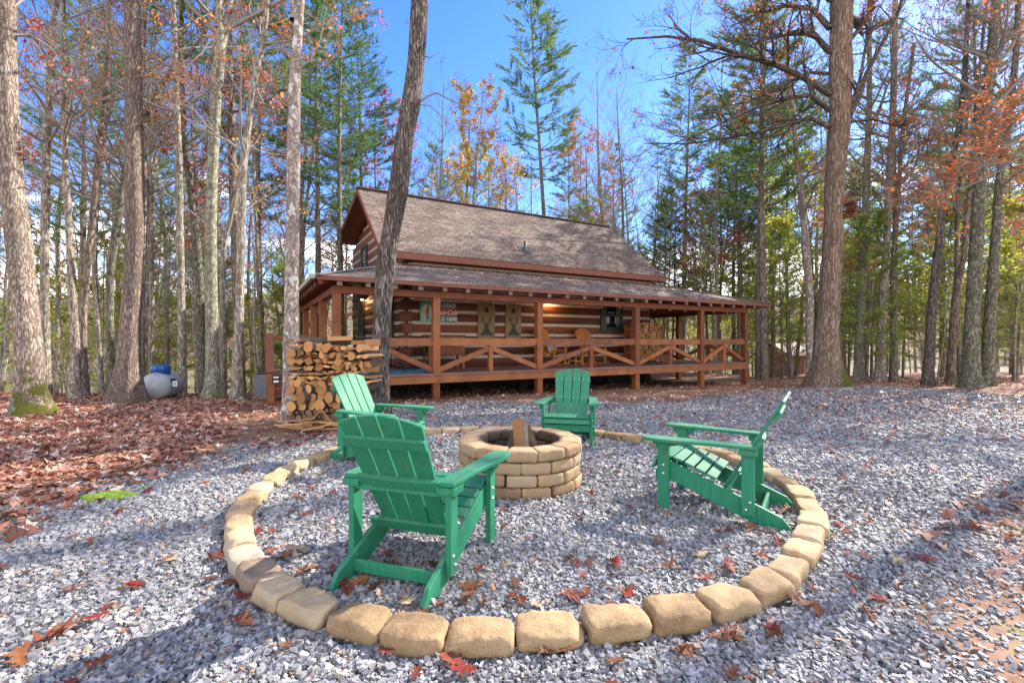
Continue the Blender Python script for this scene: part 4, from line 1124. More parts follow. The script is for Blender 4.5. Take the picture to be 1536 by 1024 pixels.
def tank():
    p = G(243, 598); p.y = 12.0
    X = (240-768)/F*12.0; g = H1(X, 12.0)
    r = empty('propane_tank', (X, 12.0, g-.03), math.radians(14), 'silver grey gas tank with blue lid lying by the left trees', 'gas tank')
    r.scale = (.86,.86,.86)
    m = MB(); R = .40
    prof = [(0,-.24),(.13,-.225),(.25,-.17),(.34,-.09),(.39,.0),(.40,.06),(.40,.95),(.385,1.03),(.32,1.12),(.2,1.19),(0,1.22)]
    m.lathe(prof, 36, 0, Matrix.Translation((0,-.3,.46)) @ Matrix.Rotation(-PI/2, 4, 'X')); m.build('tank_shell', M['tank'], r)
    m = MB(); m.lathe([(.403,.0),(.406,.01),(.403,.02)], 36, 0, Matrix.Translation((0,-.25,.46)) @ Matrix.Rotation(-PI/2, 4, 'X')); m.build('weld_seam', M['grey'], r)
    m = MB(); m.lathe([(.403,.9),(.406,.91),(.403,.92)], 36, 0, Matrix.Translation((0,-.3,.46)) @ Matrix.Rotation(-PI/2, 4, 'X'))
    m.build('weld_seam', M['grey'], r)
    m = MB(); m.lathe([(0,.25),(.18,.245),(.235,.215),(.25,.15),(.25,-.04),(.24,-.04)], 24, 0, Matrix.Translation((.02,.0,.84))); ld = m.build('blue_lid', M['blue'], r)
    m = MB(); m.box(-.03,.03,-.215,-.19,.83,.93); m.build('hinge', M['white'], ld)
    for y in (-.1, .55):
        m = MB(); m.box(-.25,.25,y-.05,y+.05,-.05,.12); m.build('foot', M['dark'], r)
    m = MB(); m.beam((.28,-.1,.6),(.45,-.2,.57),.03,.03); m.lathe([(0,.07),(.06,.07),(.065,0),(.06,-.05),(0,-.05)], 12, 0, Matrix.Translation((.40,-.15,.60))); m.build('regulator', M['iron'], r)
    b = MB(); b.box(.42,.54,-.24,-.20,.44,.60); tgp = b.build('white_tag', M['white'], r)
    b = MB(); b.box(.46,.475,-.245,-.241,.48,.55); b.box(.49,.50,-.245,-.241,.49,.56); b.build('tag_print', M['black'], tgp)
def steps(hl):
    p = hl(-5.94, .8); g = H1(p.x, p.y)
    r = empty('wooden_steps', (p.x, p.y, g), UA, 'dark wooden steps with handrail left of the woodpile', 'steps')
    H = .497-g
    for i in range(3):
        y = .12+i*.29; z = (i+1)*H/4
        m = MB(); m.box(.09, 1.05, y, y+.31, z-.04, z); m.build('tread', M['deck'], r, .005)
        m = MB(); m.box(.10, 1.04, y+.27, y+.29, z-.0, z+H/4-.042); m.build('riser', M['beam'], r)
    m = MB(); m.box(.05, 1.2, .99, 2.4, H-.042, H-.002); m.build('landing', M['deck'], r)
    for x in (.045, 1.07):
        m = MB(); m.prism([(.05,-.1),(.4,-.1),(1.0,H-.3),(1.0,H-.04),(.9,H-.05),(.05,.12)], x, x+.04, lambda a,b,h:(h,a,b)); m.build('stringer', M['beam'], r)
    for (x, y, z0, h) in ((0,0,-.15,.80),(0,1.0,-.15,H+.95),(0,2.3,-.15,H+.95),(1.14,0,-.15,.8)):
        m = MB(); m.box(x-.07,x+.07,y-.07,y+.07,z0,h); m.build('newel_post', M['post'], r, .006)
    m = MB(); m.beam((0,-.12,.72),(0,1.05,H+.98),.16,.05); m.beam((0,1.05,H+.98),(0,2.4,H+.98),.16,.05); m.build('handrail', M['fascia'], r, .005)
    m = MB(); m.beam((0,.0,.36),(0,1.0,H+.5),.04,.12); m.beam((0,1.05,H+.5),(0,2.3,H+.5),.04,.12); m.beam((0,2.3,H+.9),(1.1,2.35,H+.9),.05,.14); m.build('mid_rail', M['rail'], r)
    m = MB(); m.box(-.15,1.4,-.42,.1,-.05,.045); m.build('ground_board', M['beam'], r, .006)
    l = empty('solar_light', (p.x, p.y, g), UA, 'small black solar light fixed to the steps newel post', 'light')
    m = MB(); m.box(.02,.18,-.10,-.075,.47,.66); m.build('light_housing', M['black'], l, .006)
    m = MB(); m.box(.045,.155,-.105,-.101,.49,.535); m.box(.045,.155,-.105,-.101,.59,.625); m.build('lens', M['white'], l)
    # grey outdoor unit behind
    q = P(397, 590, 12.3); g = H1(q.x, q.y)
    u = empty('outdoor_air_unit', (q.x, q.y, g), UA, 'small grey outdoor unit standing behind the wooden steps', 'air conditioner')
    m = MB(); m.box(-.25,.25,-.25,.25,.03,.62); m.build('unit_casing', M['grey'], u, .03, 3)
    m = MB(); m.box(-.27,.27,-.27,.27,-.1,.03); m.build('base_pad', M['chink'], u)
    m = MB(); m.lathe([(0,.632),(.2,.632),(.21,.62)], 20); m.build('fan_grille', M['dark'], u)
def shed():
    M['shedlog'] = wood('weathered_log', (.20,.11,.06), (.36,.22,.13))
    x, y = 23.3, 40.0; g = H1(x, y)-.3
    r = empty('log_outbuilding', (x, y, g), .5, 'small log outbuilding with pale roof glimpsed between far trunks', 'shed')
    m = MB()
    for i in range(9): m.box(-1.6,1.6,-1.2,1.2,i*.24,i*.24+.225,0,R0.random(),M=Matrix.Rotation(0,4,'X'))
    m.build('log_wall', M['shedlog'], r, .03)
    m = MB(); m.prism([(-1.75,2.0),(0,3.0),(1.75,2.0),(1.75,2.1),(0,3.1),(-1.75,2.1)], -1.9, 1.9, lambda a,b,h:(h,a,b)); m.build('roof', plain('pale_roof', (.17,.12,.10), .8), r)
    m = MB(); m.prism([(-1.19,2.15),(0,2.95),(1.19,2.15)], -1.58, 1.58, lambda a,b,h:(h,a,b)); m.build('gable', M['shedlog'], r)
    m = MB(); m.box(.1,.8,-1.24,-1.2,0,1.9); m.build('door', M['log'], r)

# ------------------------------------------------------------------ gravel stones and leaves
def scatter_stones(ringpts):
    rg = np.random.default_rng(3)
    base = np.array([[-1,-1,-1],[1,-1,-1],[1,1,-1],[-1,1,-1],[-1,-1,1],[1,-1,1],[1,1,1],[-1,1,1]], float)
    quads = np.array([[0,3,2,1],[4,5,6,7],[0,1,5,4],[1,2,6,5],[2,3,7,6],[3,0,4,7]])
    nproto = 40
    protos = base[None]*rg.uniform(.45, 1.0, (nproto,8,3)) + rg.uniform(-.22,.22,(nproto,8,3))
    zones = [(-4.2,4.2,.7,3.4,6600,.0095), (-7.5,7,3.4,6.2,3200,.0118), (-10,11,6.2,9.5,1100,.0155), (-11,18,9.5,17,260,.023)]
    V, Q, Rn = [], [], []; off = 0
    rp = np.array([[p.x, p.y] for p in ringpts])
    for x0, x1, y0, y1, dens, size in zones:
        n = int((x1-x0)*(y1-y0)*dens)
        x = rg.uniform(x0, x1, n); y = rg.uniform(y0, y1, n)
        keep = np.abs(x) < y*1.18 + .9
        keep &= sdist(GRAVEL, x, y) + rg.normal(0, .22, n) + .25*np.sin(x*3+y*2) + np.where((x > 2) & (y < 7) & (rg.random(n) < .14), 3, 0) > -.02
        x, y = x[keep], y[keep]
        d = np.full(len(x), 9.)
        for p in rp: d = np.minimum(d, np.hypot(x-p[0], y-p[1]))
        keep = (d > .10) & (np.hypot(x-PIT[0], y-PIT[1]) > .60)
        x, y = x[keep], y[keep]; n = len(x)
        s = size*np.exp(np.clip(rg.normal(0, .33, n), -.8, .7))
        pr = protos[rg.integers(0, nproto, n)] * (s[:,None]*np.stack([rg.uniform(.8,1.3,n), rg.uniform(.65,1.05,n), rg.uniform(.4,.85,n)], 1))[:,None,:]
        a = rg.uniform(0, 6.283, n); tx = rg.normal(0, .33, n); ty = rg.normal(0, .33, n)
        ca, sa = np.cos(a), np.sin(a)
        X = pr[...,0]; Yv = pr[...,1]; Z = pr[...,2]
        Z2 = Z + X*np.sin(tx)[:,None] + Yv*np.sin(ty)[:,None]
        X2 = X*ca[:,None] - Yv*sa[:,None]; Y2 = X*sa[:,None] + Yv*ca[:,None]
        z0 = hz(x, y) + rg.uniform(-.2, .8, n)*s*.8
        v = np.stack([X2+x[:,None], Y2+y[:,None], Z2+z0[:,None]], -1).reshape(-1, 3)
        V.append(v); Q.append((quads[None]+ (np.arange(n)*8)[:,None,None]).reshape(-1,4)+off); off += n*8
        Rn.append(np.repeat(rg.random(n), 8))
    me = np_mesh('gravel', np.concatenate(V), np.concatenate(Q), False, np.concatenate(Rn), [M['gravel']])
    print('stones', off//8)
    tag(link('gravel', me), 'loose blue grey crushed gravel covering the fire pit clearing', None, None, 'stuff')

HALF = [(0,.012),(.12,.016),(.17,.06),(.25,.19),(.30,.20),(.30,.08),(.38,.09),(.50,.32),(.57,.34),(.55,.13),(.63,.12),(.75,.29),(.82,.27),(.79,.12),(.90,.10),(1.0,.02)]
def leaf_arrays(seed, size=1.0, simple=False):
    rr = random.Random(seed); H = HALF if not simple else [(0,.02),(.15,.05),(.3,.22),(.42,.12),(.6,.34),(.72,.14),(1,.0)]
    vs = []; c1 = rr.uniform(-.9,1.6); c2 = rr.uniform(-.5,1.0); sk = rr.uniform(-.2,.2)
    for x, w in H:
        for sd in (-1, 0, 1):
            y = sd*w*rr.uniform(.75, 1.2); xx = x + (rr.uniform(-.03,.05) if sd else 0)
            z = c1*y*y*1.6 + c2*(xx-.5)**2*.8 + (abs(y)*rr.uniform(-.1,.25)) + sk*y
            vs.append(((xx-.5)*size, y*size, z*size*.8))
    q = []
    for i in range(len(H)-1):
        b = i*3; q += [(b, b+3, b+4, b+1), (b+1, b+4, b+5, b+2)]
    v = np.array(vs); v[:,2] -= v[:,2].min()
    return v, np.array(q)
def leaves(ringpts, roofinfo):
    rg = np.random.default_rng(8)
    def stuff(name, spots, size, mat, label, simple, rn=None, tilt=.3):
        n = len(spots); protos = [leaf_arrays(20+i, 1, simple) for i in range(10)]
        V, Q, Rn = [], [], []; off = 0
        pid = rg.integers(0, 10, n)
        for k in range(10):
            s = spots[pid == k]; m_ = len(s)
            if not m_: continue
            pv, pq = protos[k]; sz = size*rg.uniform(.6, 1.3, m_); a = rg.uniform(0, 6.283, m_)
            tx = rg.normal(0, tilt, m_); ty = rg.normal(0, tilt, m_)
            fl = np.where(rg.random(m_) < .5, -1, 1)
            X = pv[None,:,0]*sz[:,None]; Y = pv[None,:,1]*sz[:,None]; Z = pv[None,:,2]*sz[:,None]*fl[:,None]+np.where(fl < 0, .15, 0)[:,None]*sz[:,None]
            Z = Z + X*tx[:,None] + Y*ty[:,None]; 
            X2 = X*np.cos(a)[:,None]-Y*np.sin(a)[:,None]; Y2 = X*np.sin(a)[:,None]+Y*np.cos(a)[:,None]
            v = np.stack([X2+s[:,0:1], Y2+s[:,1:2], Z+s[:,2:3]], -1).reshape(-1,3)
            V.append(v); Q.append((pq[None]+(np.arange(m_)*len(pv))[:,None,None]).reshape(-1,4)+off); off += m_*len(pv)
            Rn.append(np.repeat(rg.random(m_), len(pv)))
        me = np_mesh(name, np.concatenate(V), np.concatenate(Q), False, np.concatenate(Rn), [mat])
        tag(link(name, me), label, None, None, 'stuff')
    # thick litter on the left bank and in the wood
    def region(x0, x1, y0, y1, dens, poly=None, cut=0, soft=.3):
        n = int((x1-x0)*(y1-y0)*dens); x = rg.uniform(x0,x1,n); y = rg.uniform(y0,y1,n)
        k = np.abs(x) < y*1.2+1
        if poly is not None: k &= sdist(poly, x, y)+rg.normal(0, soft, n) > cut
        return np.stack([x[k], y[k]], 1)
    A = np.concatenate([region(-11,-2,1.8,7,420,LITTER), region(-17,-1.5,7,14,330,LITTER), region(8,34,13,30,45,LITTER), region(-30,-6,14,24,16,LITTER)])
    z = hz(A[:,0], A[:,1]) + rg.uniform(0,.035,len(A))
    stuff('leaf_litter', np.column_stack([A, z]), .125, M['litter'], 'thick carpet of rust red and tan fallen oak leaves', True)
    # thinner leaves over dirt, and small ones on distant gravel
    B = region(-6,12,6.2,19,22); C2 = region(-7,-1,5.5,12,26); D = region(6,20,8,17,13); E_ = region(1.5,9,1.2,6,10)
    K = sdist(GRAVEL, B[:,0], B[:,1]) < .1; B = np.concatenate([B[K], B[~K][::2], C2[sdist(GRAVEL, C2[:,0], C2[:,1]) < 0], D])
    Fr = region(2.6,8,1.2,6,45); Fr = Fr[sdist(GRAVEL, Fr[:,0], Fr[:,1]) < .15]
    edge = region(-9,-1,2,7,60); ed = sdist(GRAVEL, edge[:,0], edge[:,1]); edge = edge[np.abs(ed) < .45]
    B = np.concatenate([B, Fr, edge])
    z = hz(B[:,0], B[:,1]) + .022
    near = region(-5,5,1.3,7,9); near = near[[min((a-p.x)**2+(b-p.y)**2 for p in ringpts) > .02 and math.hypot(a-PIT[0], b-PIT[1]) > .66 for a, b in near]]; zn = hz(near[:,0], near[:,1])+.02
    stuff('leaf_bits', np.column_stack([near, zn]), .052, M['litter'], 'small broken brown leaf bits strewn over the near gravel', True)
    stuff('scattered_leaves', np.column_stack([B, z]), .11, M['litter'], 'thin scatter of fallen leaves on the dirt and far gravel', True)
    # leaves lying on the shingles
    hl, roofz = roofinfo
    pts = []
    rr = random.Random(9)
    for _ in range(420):
        s = rr.uniform(-2.9, 8); t = rr.uniform(2.0, 5.35); p = hl(s, t); pts.append((p.x, p.y, roofz(t)+.012))
    for _ in range(620):
        s = rr.uniform(-3.2, 8.5); t = rr.uniform(-.45, 2.3) if rr.random() < .5 else rr.uniform(1.2, 2.3); p = hl(s, t); pts.append((p.x, p.y, 2.74+(t+.5)*(.88/2.87)+.012))
    stuff('roof_leaves', np.array(pts), .085, leafmat('roof_leaf_mix', [(0.0,(.3,.12,.08)),(.5,(.5,.32,.24)),(1.0,(.65,.5,.42))], .1), 'dry fallen leaves scattered on the cabin roofs', True)
    # single leaves one can count
    keys = list(LC); ms = {}
    for k in keys:
        for j in range(3):
            v, q = leaf_arrays(100+j*7+len(k), 1); me = np_mesh('oak_leaf', v, q, False, np.full(len(v), .5), [M['leaf_'+k]]); ms[k, j] = me
    obs = [(62,968,0,.17),(97,945,2,.16),(147,932,1,.12),(158,918,0,.1),(45,862,1,.1),(200,884,2,.11),(30,995,2,.14),(252,842,2,.1),(262,843,3,.09),(115,886,2,.13),(108,808,2,.11),(180,770,1,.1),(320,840,0,.13),(335,835,1,.09),(318,872,4,.12),(350,878,4,.1),(360,900,1,.1),(330,915,3,.09),(355,935,0,.11),(362,940,2,.12),(207,882,1,.09),
      (578,985,0,.09),(682,1000,0,.15),(690,1015,1,.12),(822,985,4,.1),(850,975,2,.11),(860,962,0,.12),(1092,955,0,.12),(1085,963,2,.13),(1105,955,3,.08),(1155,950,1,.11),(1165,955,0,.1),(1210,912,2,.13),(1190,905,2,.11),(1218,885,0,.07),(1273,868,0,.09),(1380,840,1,.14),(1395,846,0,.11),(1320,905,2,.12),(1300,925,0,.11),(1258,790,1,.11),(1270,802,0,.1),(1280,790,3,.06),
      (442,748,0,.1),(440,769,2,.1),(410,830,0,.1),(445,830,3,.16),(455,832,3,.1),(428,838,2,.09),(412,845,0,.1),(455,860,2,.14),(470,855,2,.1),(500,855,1,.07),(410,800,0,.08),(500,865,4,.1),(560,855,2,.12),(585,850,4,.12),(580,835,0,.1),(545,875,2,.1),(530,885,2,.12),(520,893,0,.1),(560,885,4,.11),(610,905,3,.13),
      (700,884,2,.13),(705,895,2,.11),(695,908,4,.1),(728,910,2,.1),(718,858,0,.09),(762,852,3,.08),(772,878,4,.12),(768,900,1,.09),(780,905,0,.11),(850,895,2,.1),(858,903,0,.13),(925,850,1,.11),(918,846,0,.09),(945,763,1,.09),(870,783,0,.09),(855,840,4,.11),(865,852,1,.07),(980,787,1,.05),(990,818,2,.1),(1052,835,3,.13),(1008,855,2,.12),(945,895,1,.1),(938,890,2,.1),(1062,870,0,.1),(1095,857,0,.12),(1140,837,2,.1),(1095,800,0,.09),(1165,815,0,.13),(1150,800,2,.1),(1125,795,2,.12),(1175,770,4,.13),(1185,765,2,.1),(1110,790,4,.09),(905,752,3,.05),(660,703,4,.1),(655,700,0,.08),(668,677,0,.08),(1500,830,1,.12),(1350,845,3,.1),(1265,712,1,.1),(1300,705,1,.12),(1330,712,0,.1),(1370,715,4,.1)]
    items = []
    spots = [(G(a, b), keys.index(keys[c]), s) for a, b, c, s in obs]
    rr = random.Random(21)
    while len(spots) < 285:
        y = 1.5 + 7.5*rr.random()**1.3; x = rr.uniform(-1, 1)*y*1.1
        if sdist(GRAVEL, np.array([x]), np.array([y]))[0] < .1 or math.hypot(x-PIT[0], y-PIT[1]) < .68: continue
        if min(math.hypot(x-p.x, y-p.y) for p in ringpts) < .16: continue
        spots.append((Vector((x, y, H1(x, y))), rr.choice([0,0,0,1,2,2,3,4]), rr.uniform(.06,.11)))
    for p, c, s in spots:
        k = keys[c]; o = bpy.data.objects.new('oak_leaf', ms[k, rr.randrange(3)]); C.objects.link(o)
        o.location = (p.x, p.y, p.z+.024); o.scale = (s, s, s); o.rotation_euler = (rr.uniform(-.25,.25), rr.uniform(-.25,.25), rr.uniform(0, 6.28))
        dx, dy = p.x-RINGC[0], p.y-RINGC[1]; ins = (dx/2.35)**2+(dy/2.5)**2 < 1
        if ins:
            where = 'inside the ring ' + ('before the fire pit' if dy < -.7 and abs(dx) < .8 else 'behind the fire pit' if dy > .7 and abs(dx) < 1 else 'left of the fire pit' if dx < 0 else 'right of the fire pit')
        elif p.y < 2.1: where = 'on the gravel between camera and stone ring'
        elif dy > 2.2: where = 'on the gravel between stone ring and porch'
        else: where = 'on the gravel outside the ring\'s ' + ('left' if dx < 0 else 'right') + ' side'
        tag(o, None, 'leaf', 'single oak leaves lying on the gravel')
        items.append((o, '%s oak leaf %s' % (k, where), pxof(p)))
    uniq(items)
    # bright moss patch
    p = G(165, 745); m = MB()
    for i in range(5):
        q = p + Vector(((i-2)*.055, (i*37 % 5)*.03-.06, .0)); m.lathe([(0,.04),(.04,.037),(.075,.025),(.10,-.01)], 14, 0, Matrix.Translation(q) @ Matrix.Diagonal((1.1, .6, 1, 1)))
    for i, v in enumerate(m.v): m.v[i] = v + noise.noise_vector(v*14)*.022 + noise.noise_vector(v*50)*.008
    tag(m.build('moss_patch', M['moss']), 'bright lime moss patch between leaf litter and gravel at left', 'moss')
# ------------------------------------------------------------------ trees
def rotdir(rng, d, ang):
    o = d.orthogonal().normalized(); o = Matrix.Rotation(rng.uniform(0, 2*PI), 3, d) @ o
    return (d*math.cos(ang) + o*math.sin(ang)).normalized()
SIDES = [9, 6, 4, 3, 3]
def grow(mb, rng, p, d, Ln, r, lev, cfg, tips):
    n = (9, 7, 5, 4, 3)[lev]; pts = [p.copy()]; rad = [r]; up = cfg.get('up', .08); wob = cfg.get('wob', .22)
    dirs = [d.copy()]
    for i in range(n):
        d = d + Vector((rng.uniform(-wob,wob), rng.uniform(-wob,wob), rng.uniform(-wob,wob)*.8 + up)); d.normalize()
        p = p + d*(Ln/n); pts.append(p.copy()); dirs.append(d.copy()); rad.append(max(r*(1-.82*(i+1)/n), cfg.get('rmin', .004)))
    mb.tube(pts, rad, SIDES[min(lev, 4)], 0, rng.random(), False)
    if lev >= cfg['max']:
        tips.append((pts, lev)); return pts, dirs, rad
    k = cfg['kids'][lev]
    for j in range(k):
        t = rng.uniform(.22, 1.0) if j else .97
        f = t*n; i = min(int(f), n-1); q = pts[i].lerp(pts[i+1], f-i)
        dd = rotdir(rng, dirs[i+1], math.radians(rng.uniform(28, 62)))
        grow(mb, rng, q, dd, Ln*rng.uniform(.38, .62)*(1.15-.5*t), rad[i]*.62, lev+1, cfg, tips)
    return pts, dirs, rad
def add_leaf(mb, rng, p, s, mat):
    a = Vector((rng.uniform(-1,1), rng.uniform(-1,1), rng.uniform(-.7,.7))).normalized(); b = a.orthogonal().normalized(); b = Matrix.Rotation(rng.uniform(0,6.28), 3, a) @ b
    mb.add([p, p+a*s*.5+b*s*.32, p+a*s, p+a*s*.5-b*s*.32], [(0,1,2,3)], mat, rng.random())
def leafy(mb, rng, tips, dens, s, mat, keep=1.0, cl=None):
    for pts, lev in tips:
        if cl is not None:
            if noise.noise(pts[0]*.35 + cl) < keep: continue
        elif rng.random() > keep: continue
        for k in range(dens):
            i = rng.randrange(len(pts)-1); q = pts[i].lerp(pts[i+1], rng.random()) + Vector((rng.gauss(0,.05), rng.gauss(0,.05), rng.gauss(0,.05)))
            add_leaf(mb, rng, q, s*rng.uniform(.6, 1.3), mat)

def trunk_mesh(path, rads, seed, sides=18, flare=.5, fh=.7, roots=5, lump=.06):
    m = MB(); rr = random.Random(seed); ph = rr.uniform(0, 6); off = Vector((seed*3.1, 0, 0))
    # resample
    pts = []; rad = []
    for i in range(len(path)-1):
        Ln = (path[i+1]-path[i]).length; k = max(2, int(Ln/.25)) if path[i].z < 12 else max(1, int(Ln/.8))
        p0 = path[max(i-1,0)]; p1 = path[i]; p2 = path[i+1]; p3 = path[min(i+2, len(path)-1)]
        for j in range(k):
            t = j/k
            q = .5*((2*p1)+(p2-p0)*t+(2*p0-5*p1+4*p2-p3)*t*t+(3*p1-p0-3*p2+p3)*t**3)
            pts.append(q); rad.append(lerp(rads[i], rads[i+1], t))
    pts.append(path[-1]); rad.append(rads[-1])
    z0 = path[0].z
    base = len(m.v)
    for i, (p, r) in enumerate(zip(pts, rad)):
        h = max(0, p.z-z0)
        for j in range(sides):
            th = 2*PI*j/sides
            fl = flare*math.exp(-h/fh)*(1+.45*math.cos(roots*th+ph)+.25*math.cos(2*th+ph*2))
            q = Vector((math.cos(th), math.sin(th), 0))
            nn = noise.noise(Vector((math.cos(th)*1.2, math.sin(th)*1.2, h*.8))+off)*lump + noise.noise(Vector((math.cos(th)*4, math.sin(th)*4, h*1.6))+off)*lump*.6
            m.v.append(p + q*r*(1+fl+nn*2)); m.r.append(.5)
    n = len(pts)
    for i in range(n-1):
        for j in range(sides):
            j2 = (j+1) % sides; m.f.append([i*sides+j, i*sides+j2, (i+1)*sides+j2, (i+1)*sides+j]); m.m.append(0); m.sm.append(True)
    m.f.append([(n-1)*sides+j for j in range(sides)]); m.m.append(0); m.sm.append(False)
    return m, pts, rad

def hero(name, px, Y, H, barkm, label, cat, limbs=(), seed=1, crown=None, leafmat_=None, flare=.5, fh=.6, sides=20, free=None, roots=5, leafd=3, mat_l=None, keep=.8):
    """px: [(x, y, width px)] from the foot up, traced in the photo at depth Y; continued up to height H."""
    rng = random.Random(seed)
    path = []; rad = []
    x0 = (px[0][0]-768)/F*Y; z0 = H1(x0, Y)
    for i, (x, y, w) in enumerate(px):
        q = P(x, y, Y); cf = math.cos(math.atan((x-768)/F))
        if i == 0: q.z = z0-.12
        path.append(q); rad.append(w*Y/F/2*cf)
    top = path[-1]; d = (path[-1]-path[-2]).normalized(); d = (d+Vector((0,0,.6))).normalized()
    while path[-1].z < z0+H:
        d = (d + Vector((rng.uniform(-.05,.05), rng.uniform(-.05,.05), .05))).normalized()
        path.append(path[-1]+d*2.2); rad.append(max(rad[-1]*.88, .03))
    O_ = Vector((x0, Y, z0)); path = [p-O_ for p in path]
    r = empty(name, O_, 0, label, cat)
    m, pts, rd = trunk_mesh(path, rad, seed, sides, flare, fh, roots); m.build('trunk', barkm, r)
    mb = MB(); tips = []
    cfg = {'max': 3, 'kids': (5, 5, 4), 'wob': .2, 'up': .04, 'rmin': .004}
    for lp in limbs:     # traced limbs: list of px, start radius px, depth change
        P_, w0, dy = lp[0], lp[1], lp[2]; c2 = dict(cfg); c2.update(lp[3] if len(lp) > 3 else {})
        pp = [P(x, y, Y + dy*i/(len(P_)-1)) - O_ for i, (x, y) in enumerate(P_)]
        r0 = w0*Y/F/2*c2.get('thick', 1); n = len(pp); rr_ = [r0*(1-.8*i/(n-1)) for i in range(n)]
        mb.tube(pp, rr_, 7, 0, rng.random(), False)
        if c2.get('bare'): continue
        tot = sum((a-b).length for a, b in zip(pp, pp[1:]))
        for j in range(c2.get('n', 9)):
            f = rng.uniform(.15, 1)*(n-1); i = min(int(f), n-2); q = pp[i].lerp(pp[i+1], f-i); dd = (pp[i+1]-pp[i]).normalized()
            grow(mb, rng, q, rotdir(rng, dd, math.radians(rng.uniform(20,60))), tot*rng.uniform(.16,.36), rr_[i]*.5, 1, c2, tips)
    if crown:
        zlo, cnt, Lr = crown
        for k in range(cnt):
            i = rng.randrange(len(pts)); 
            for _ in range(20):
                if pts[i].z > zlo: break
                i = rng.randrange(len(pts))
            a = rng.uniform(0, 6.28); el = rng.uniform(.1, .9)
            if free and free(a): continue
            grow(mb, rng, pts[i], Vector((math.cos(a), math.sin(a), el)).normalized(), rng.uniform(.55,1)*Lr, rd[i]*.42, 0, {'max': 3, 'kids': (5,4,4), 'wob': .2, 'up': .08}, tips)
    if leafmat_ is not None:
        leafy(mb, rng, tips, leafd+1, .085, 1, keep if keep < 0 else keep, Vector((seed,0,0)) if keep < .0 else None)
    if mb.v: mb.build('crown', [mat_l or M['bk_twig'], leafmat_ or M['l_brown']], r)
    return r

# ---- prototypes ----------------------------------------------------------
def proto_decid(seed, H, r, barkm, leaf=None, dens=3, keep=.5, lo=.35, nl=24, lean=.03, kids=(5,5,4), fork=False, name='deciduous_tree', spread=.3):
    rng = random.Random(seed); path = [Vector((0,0,-.4)), Vector((0,0,0))]; d = Vector((rng.uniform(-lean,lean), rng.uniform(-lean,lean), 1)).normalized(); rad = [r*1.2, r]
    n = 9
    for i in range(n):
        d = (d + Vector((rng.uniform(-.07,.07), rng.uniform(-.07,.07), .06))).normalized(); path.append(path[-1]+d*H/n); rad.append(max(r*(1-.88*((i+1)/n)**1.15), .02))
    o = empty(name, (0,0,0)); m, pts, rd = trunk_mesh(path, rad, seed, 9, .35, .4, 4, .05); m.build('trunk', barkm, o)
    mb = MB(); tips = []
    for k in range(nl):
        t = lerp(lo, .98, (k+rng.random())/nl); i = min(int(t*len(pts)), len(pts)-1)
        # pick index by height
        z = t*H; i = min(range(len(pts)), key=lambda q: abs(pts[q].z-z)); a = rng.uniform(0, 6.28)
        el = rng.uniform(.35, 1.1); Ln = H*spread*(1.1-.75*t)*rng.uniform(.6, 1.15)
        grow(mb, rng, pts[i], Vector((math.cos(a), math.sin(a), el)).normalized(), Ln, rd[i]*.4, 1, {'max': 3, 'kids': (0,)+kids[1:], 'wob': .2, 'up': .09, 'rmin': .006}, tips)
    # dead twigs low on the stem
    for k in range(9):
        z = rng.uniform(.12, lo)*H; i = min(range(len(pts)), key=lambda q: abs(pts[q].z-z)); a = rng.uniform(0, 6.28)
        grow(mb, rng, pts[i], Vector((math.cos(a), math.sin(a), rng.uniform(-.1,.5))).normalized(), rng.uniform(.5,1.8), .014, 2, {'max': 3, 'kids': (0,0,3), 'wob': .25, 'up': 0, 'rmin': .004}, [])
    if leaf is not None: leafy(mb, rng, tips, int(dens*1.4+.5), .10, 1, keep)
    mb.build('crown', [M['bk_twig'] if r < .2 else barkm, leaf or M['l_brown']], o)
    return o
def tuft(mb, rng, p, d, s, k):
    for _ in range(k):
        v = (d*.7 + Vector((rng.gauss(0,.55), rng.gauss(0,.55), rng.gauss(0,.4)+.12))).normalized()*s*rng.uniform(.7,1.2)
        w = v.orthogonal().normalized()*s*.05; w = Matrix.Rotation(rng.uniform(0,3.1), 3, v.normalized()) @ w
        mb.add([p-w, p+w, p+v], [(0,1,2)], 1, rng.random())
